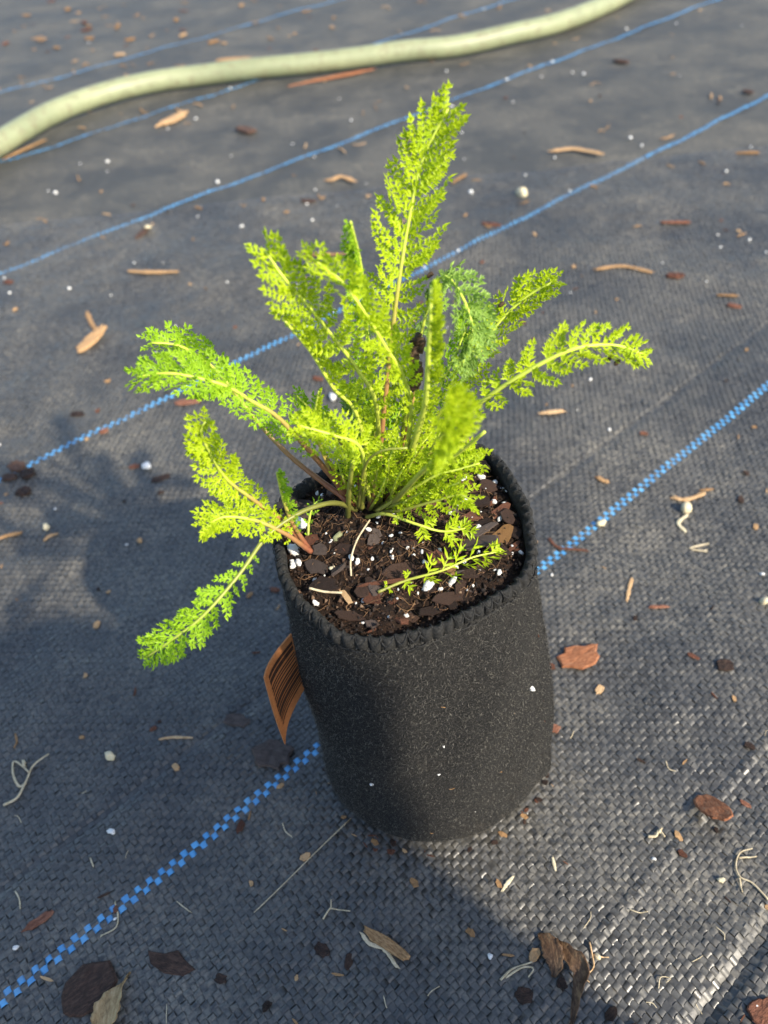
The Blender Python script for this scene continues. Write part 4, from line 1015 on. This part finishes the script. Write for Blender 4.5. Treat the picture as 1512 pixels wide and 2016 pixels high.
# scattered small litter, thicker far back
def scatter(n, fn, box, dens=None):
    k = 0
    while k < n:
        x, y = rng.uniform(box[0], box[2]), rng.uniform(box[1], box[3])
        if dens and rng.random() > dens(x, y): continue
        P = gp(x, y); 
        if P[1] > 2.3: continue
        if ((P[0] - BC[0]) / .062) ** 2 + ((P[1] - BC[1]) / .054) ** 2 < 1: continue
        if math.hypot(0, 0) < 0: continue
        fn(x, y, k); k += 1
farw = lambda x, y: np.clip(1.15 - x / 1500 * .7, .2, 1) if y < 300 else .55
def f_shred(x, y, k):
    P = on_ground(x, y); L = rng.uniform(.004, .014) * (1.3 if P[1] > .8 else .8); a = rng.normal(0, .9); px = pxm(P)
    dx, dy = math.cos(a) * L * px / 2, -math.sin(a) * L * px / 2 * .45
    b = rng.normal(0, 3)
    straw([(x - dx, y - dy), (x, y + b), (x + dx, y + dy)], rng.uniform(.0010, .0032) * px, M_STRAW, 'small tan wood shred among many scattered over the far fabric', 'wood_shred', 'wood shred', 'tan shreds scattered on the far fabric')
scatter(105, f_shred, (-40, 0, 1550, 480), farw)
def f_orange(x, y, k):
    P = on_ground(x, y); l = rng.uniform(.003, .011)
    tag(put('leaf_scrap', (CHIP + STICK)[k % 15], [M_CORK, M_STRAW, M_RED][k % 3], (P[0], P[1], float(gz(P[0], P[1])) + TOPZ), (l, l * .7, l * .6), rng.random() * 6.3),
        'orange brown leaf or bark scrap in the litter beyond the hose', 'leaf scrap', 'orange litter beyond the hose')
scatter(60, f_orange, (-40, -20, 760, 110), lambda x, y: np.clip(1.1 - x / 700, .1, 1))
def f_bit(x, y, k):
    P = on_ground(x, y); l = rng.uniform(.0010, .0028)
    tag(put('bark_bit', (CHIP + STICK)[k % 15], [M_STRAW, M_RED, M_STRAW, M_BARK][k % 4], (P[0], P[1], float(gz(P[0], P[1])) + TOPZ), (l, l, l), rng.random() * 6.3),
        ['tiny tan wood chip', 'tiny rust red bark bit', 'tiny straw coloured bark bit', 'tiny black bark crumb'][k % 4] + (' sprinkled on the bare fabric behind or beside the pot' if y < 1300 else ' lying on the coarse weave in front of the pot'), 'bark bit',
        'bark bits sprinkled on the fabric')
scatter(110, f_bit, (-40, 20, 1550, 1300))
scatter(45, f_bit, (-40, 1300, 1550, 2050))
def f_grain(x, y, k):
    P = on_ground(x, y); s = rng.uniform(.0005, .0015) * (1.2 if P[1] > .7 else 1)
    tag(put('white_grain', PERL[k % 8], M_PERL, (P[0], P[1], float(gz(P[0], P[1])) + TOPZ + s * .5), s, rng.random() * 6),
        'tiny white grain for perlite and water-drop glints on the far fabric around the blue threads' if y < 700 else 'tiny white perlite grain lying on the weave around the pot', 'perlite', 'perlite grains dotted over the fabric')
scatter(95, f_grain, (-40, 0, 1550, 700))  # far perlite grains, their white also standing in for glints of water drops
scatter(16, f_grain, (-40, 700, 1550, 2050), lambda x, y: .5)
def f_fib(x, y, k):
    P = on_ground(x, y); L = rng.uniform(.003, .008); px = pxm(P); a = rng.uniform(0, 3.14); dx, dy = math.cos(a) * L * px / 2, math.sin(a) * L * px / 2
    straw([(x - dx, y - dy), (x + rng.normal(0, 4), y + rng.normal(0, 4)), (x + dx, y + dy)], rng.uniform(1.2, 2.2), M_PALE, 'hair fine pale fibre among several strewn over the near fabric', 'grass_fibre', 'fibre', 'pale fibres strewn over the near fabric')
scatter(18, f_fib, (-20, 1380, 1530, 2030))

# ------------------------------------------------------------------ unseen pot stack added sunward to cast shade on the near left fabric
def shade_stack_pot():
    prof = [(.0, .003), (.076, .003), (.080, .0), (.084, .010), (.100, .150), (.103, .150), (.1045, .152), (.1045, .166), (.103, .168), (.100, .167), (.098, .150), (.0825, .012), (.078, .006), (0, .006)]
    n = 48; V = []; Fc = []
    for rr_, z in prof:
        for k in range(n): V.append((rr_ * math.cos(2 * math.pi * k / n), rr_ * math.sin(2 * math.pi * k / n), z))
    for q in range(len(prof) - 1):
        for k in range(n):
            k2 = (k + 1) % n; Fc.append((q * n + k, q * n + k2, (q + 1) * n + k2, (q + 1) * n + k))
    return mesh('shade_stack_pot', V, Fc)
NP = shade_stack_pot(); M_PLAST = grain('black_plastic', [(.3, (.016, .016, .017)), (.7, (.028, .028, .029))], 60, .45, .2, .0005)
SPX, SPY = .213, -.235
for k in range(12):
    o = link('shade_stack_pot', NP, M_PLAST, None, (SPX + rng.normal(0, .0012), SPY + rng.normal(0, .0012), .001 + k * .022)); o.rotation_euler = (0, 0, rng.random() * 6)
    tag(o, 'black plastic pot in an unseen stack added to cast shade', 'plant pot', 'added shade-casting pot stack')
